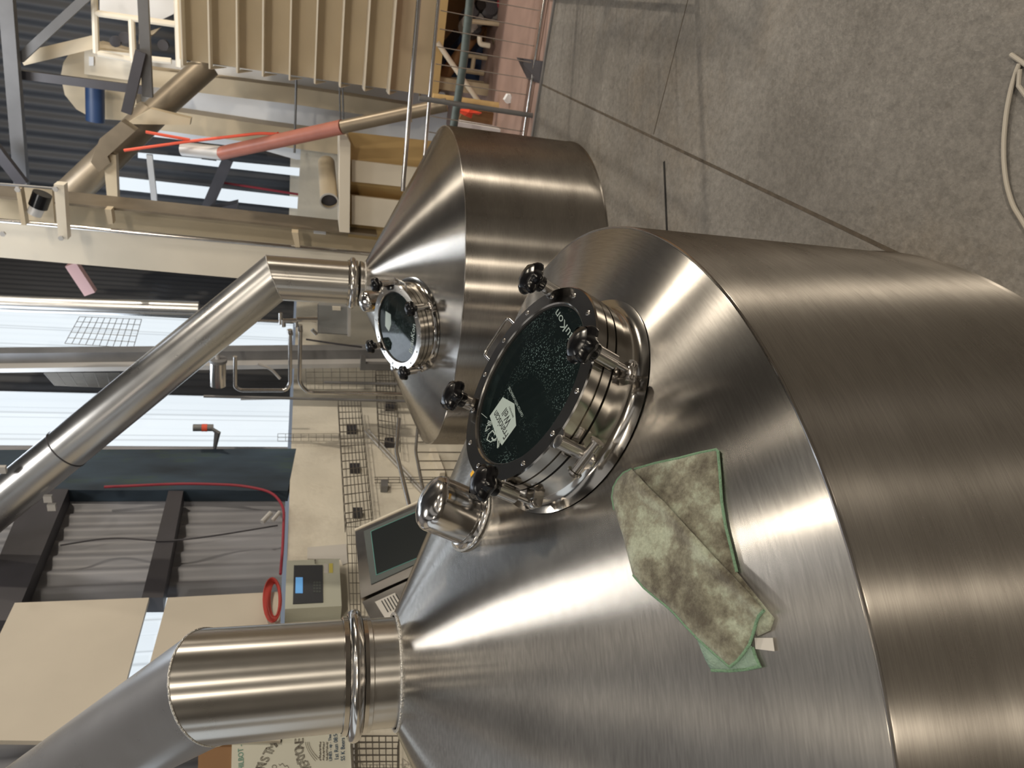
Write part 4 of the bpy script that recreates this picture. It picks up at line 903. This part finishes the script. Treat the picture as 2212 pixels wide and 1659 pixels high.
pipe('brown_beam', [(932, 200, 7.1), (1040, 55, 7.3)], .055, 'brown', 'thick brown slanting beam in front of the blue machine', 'beam')
pipe('tan_rod', [(945, 92, 6.7), (985, 150, 6.7), (1036, 222, 6.7)], .022, 'beige2', 'thin tan diagonal rod crossing in front of the blue machine', 'rod')
pipe('green_pipe', [(1022, -60, 5.75), (1002, 130, 5.75), (978, 285, 5.75)], .030, 'tealpipe', 'grey-green painted pipe running behind the guard railing')
pipe('tan_tube', [(1100, 30, 6.6), (1165, 44, 6.6)], .03, 'beige', 'tan tube low over the red floor at the top edge')
pipe('tan_tube', [(935, 212, 6.5), (1135, 240, 6.5)], .04, 'ochre', 'ochre tube low beside the post of the guard railing')
sthing('white_plank', [(984, 262), (1104, 284), (1103, 292), (983, 272)], 6.3, .15, 'white', 'white plank on the floor against the far tank, below the red cloth', 'plank')
sthing('card_box', [(998, 244), (1040, 240), (1104, 252), (1103, 276), (992, 258)], 6.62, .2, 'brown', 'brown cardboard box under the red cloth', 'box')
for i, (x, y) in enumerate(((1100, 212), (1120, 216))): sthing('white_bracket', [(x-10, y+4), (x-3, y-8), (x+4, y-8), (x+6, y+10), (x-4, y+12)], 6.1, .06, 'white', ['white bracket on the red floor, nearer the machine', 'white bracket on the red floor, nearer the railing'][i], 'bracket')
# crumpled red cloth
c0 = PA(1010, 245, 6.0); vs = []; 
for (x, y, ds) in [(988, 237, 0), (1000, 236, .04), (1015, 237, -.03), (1028, 240, .02), (1041, 244, 0), (1034, 248, .05), (1022, 245, -.04), (1018, 256, .03), (1004, 250, -.03), (992, 243, .02)]: vs.append(PA(x, y, 6.2+ds))
vs.append(PA(1012, 243, 6.1)); n_ = 10
mb = MB(); mb.add(vs+[v+A*.02 for v in vs], [(i, (i+1) % n_, 10) for i in range(n_)]+[((i+1) % n_+11, i+11, 21) for i in range(n_)]+[(i, i+11, (i+1) % n_+11, (i+1) % n_) for i in range(n_)])
tag(mb.build('red_rag', M['redcloth'], smooth=False), 'bright red crumpled rag on the brown cardboard box', 'cloth')
# steel plate leaning at the edge of the red floor
pl = [PF(1178, 133), PF(1172, 182)]; top = [PA(1116, 124, 5.75), PA(1140, 172, 5.6)]
tag(MB().prism([pl[0], top[0], top[1], pl[1]], A*.006).build('steel_plate', M['darkst'], smooth=False), 'dark steel plate leaning at the edge of the red floor', 'plate')
# hose on the near floor
hp = [(2186, 118), (2200, 132), (2222, 150)]
hz = [PF(x, y, .008) for x, y in [(2222, 500), (2205, 472), (2188, 445), (2174, 400), (2168, 350), (2168, 300), (2174, 240), (2184, 190), (2196, 152), (2202, 138)]]
tag(MB().tube(arc(hz, 4, .04), .0055, 10).tube([PF(2184, 118, .008), PF(2230, 150, .008)], .0055, 10).tube([PF(2203, 150, .02), PF(2200, 185, .015), PF(2222, 215, .01)], .005, 8).build('floor_hose', M['hose']), 'thin grey hose curling on the floor at the right edge', 'hose')
# ------------------------------------------------------------ lights
def lamp(loc, power, size, col=(1, .80, .54), name='bay_or_fill_lamp'):
    l = bpy.data.lights.new(name, 'AREA'); l.shape = 'DISK'; l.size = size; l.energy = power; l.color = col
    o = bpy.data.objects.new(name, l); COL.objects.link(o); o.location = V(loc); return o
WARM = (1, .88, .71)
def aim(o, p): o.rotation_euler = (V(p)-o.location).to_track_quat('-Z', 'Y').to_euler(); return o
lamp((1.35, .72, 5.3), 56, .20, WARM)
aim(lamp((4.5, -2.7, 5.2), 95, .42, WARM), (-.2, 1.4, .9))
lamp((3.3, .8, 5.4), 40, .30, WARM)
aim(lamp((-.1, -5.6, 5.0), 420, .34, WARM), (0, 2.5, .6)); aim(lamp((2.6, -4.6, 5.0), 360, .34, WARM), (0, 2.5, .6))
aim(lamp(F(6.6, -5.0, 5.0), 720, .26, WARM), (1.6, 3.6, 0))
aim(lamp((4.2, 5.1, 4.4), 70, .22, WARM), (.3, 2.8, .8))
lamp((-3.0, -1.5, 5.9), 50, .5, WARM)
aim(lamp(F(4.7, -.6, 5.5), 170, .9, (1, .90, .76)), F(7.4, -.6, 4.1)); aim(lamp((1.9, 6.3, 5.0), 110, .8, (.92, .96, 1)), F(8.9, .2, 2.4)); aim(lamp((-.4, 3.6, 5.7), 90, .8, (1, .96, .90)), F(5.0, TW, 1.8))  # fill lamps aimed at bins and partition are added only to brighten them
# daylight through the translucent sheets of the left wall
for s, pw in (((sA0+sA1)/2, 95), ((sB0+sB1)/2, 80)):
    a = bpy.data.lights.new('sheet_daylight', 'AREA'); a.shape = 'RECTANGLE'; a.size = .9; a.size_y = 3.4; a.energy = pw; a.color = (.80, .89, 1)
    o = bpy.data.objects.new('sheet_daylight', a); COL.objects.link(o); o.location = F(s, TW+.02, 3.9)
    o.rotation_euler = (-B-Z*.15).to_track_quat('-Z', 'Z').to_euler()
# ------------------------------------------------------------ world
sc = bpy.context.scene
w = bpy.data.worlds.new('World'); sc.world = w; w.use_nodes = True
bg = w.node_tree.nodes['Background']; bg.inputs[0].default_value = (.75, .85, 1, 1); bg.inputs[1].default_value = .6
# ------------------------------------------------------------ camera
cam = bpy.data.cameras.new('camera'); co = bpy.data.objects.new('camera', cam); COL.objects.link(co)
cam.sensor_fit = 'HORIZONTAL'; cam.sensor_width = 36; cam.lens = FPX/2212*36; cam.clip_start = .02; cam.clip_end = 60
m3 = Matrix((-UP, RT, -FW)).transposed(); co.matrix_world = Matrix.Translation(EYE) @ m3.to_4x4()
cam.dof.use_dof = True; cam.dof.focus_distance = 1.55; cam.dof.aperture_fstop = 7
sc.camera = co
sc.view_settings.view_transform = 'Standard'; sc.view_settings.look = 'None'; sc.view_settings.exposure = -1.4; sc.view_settings.gamma = 1
sc.view_settings.use_curve_mapping = False
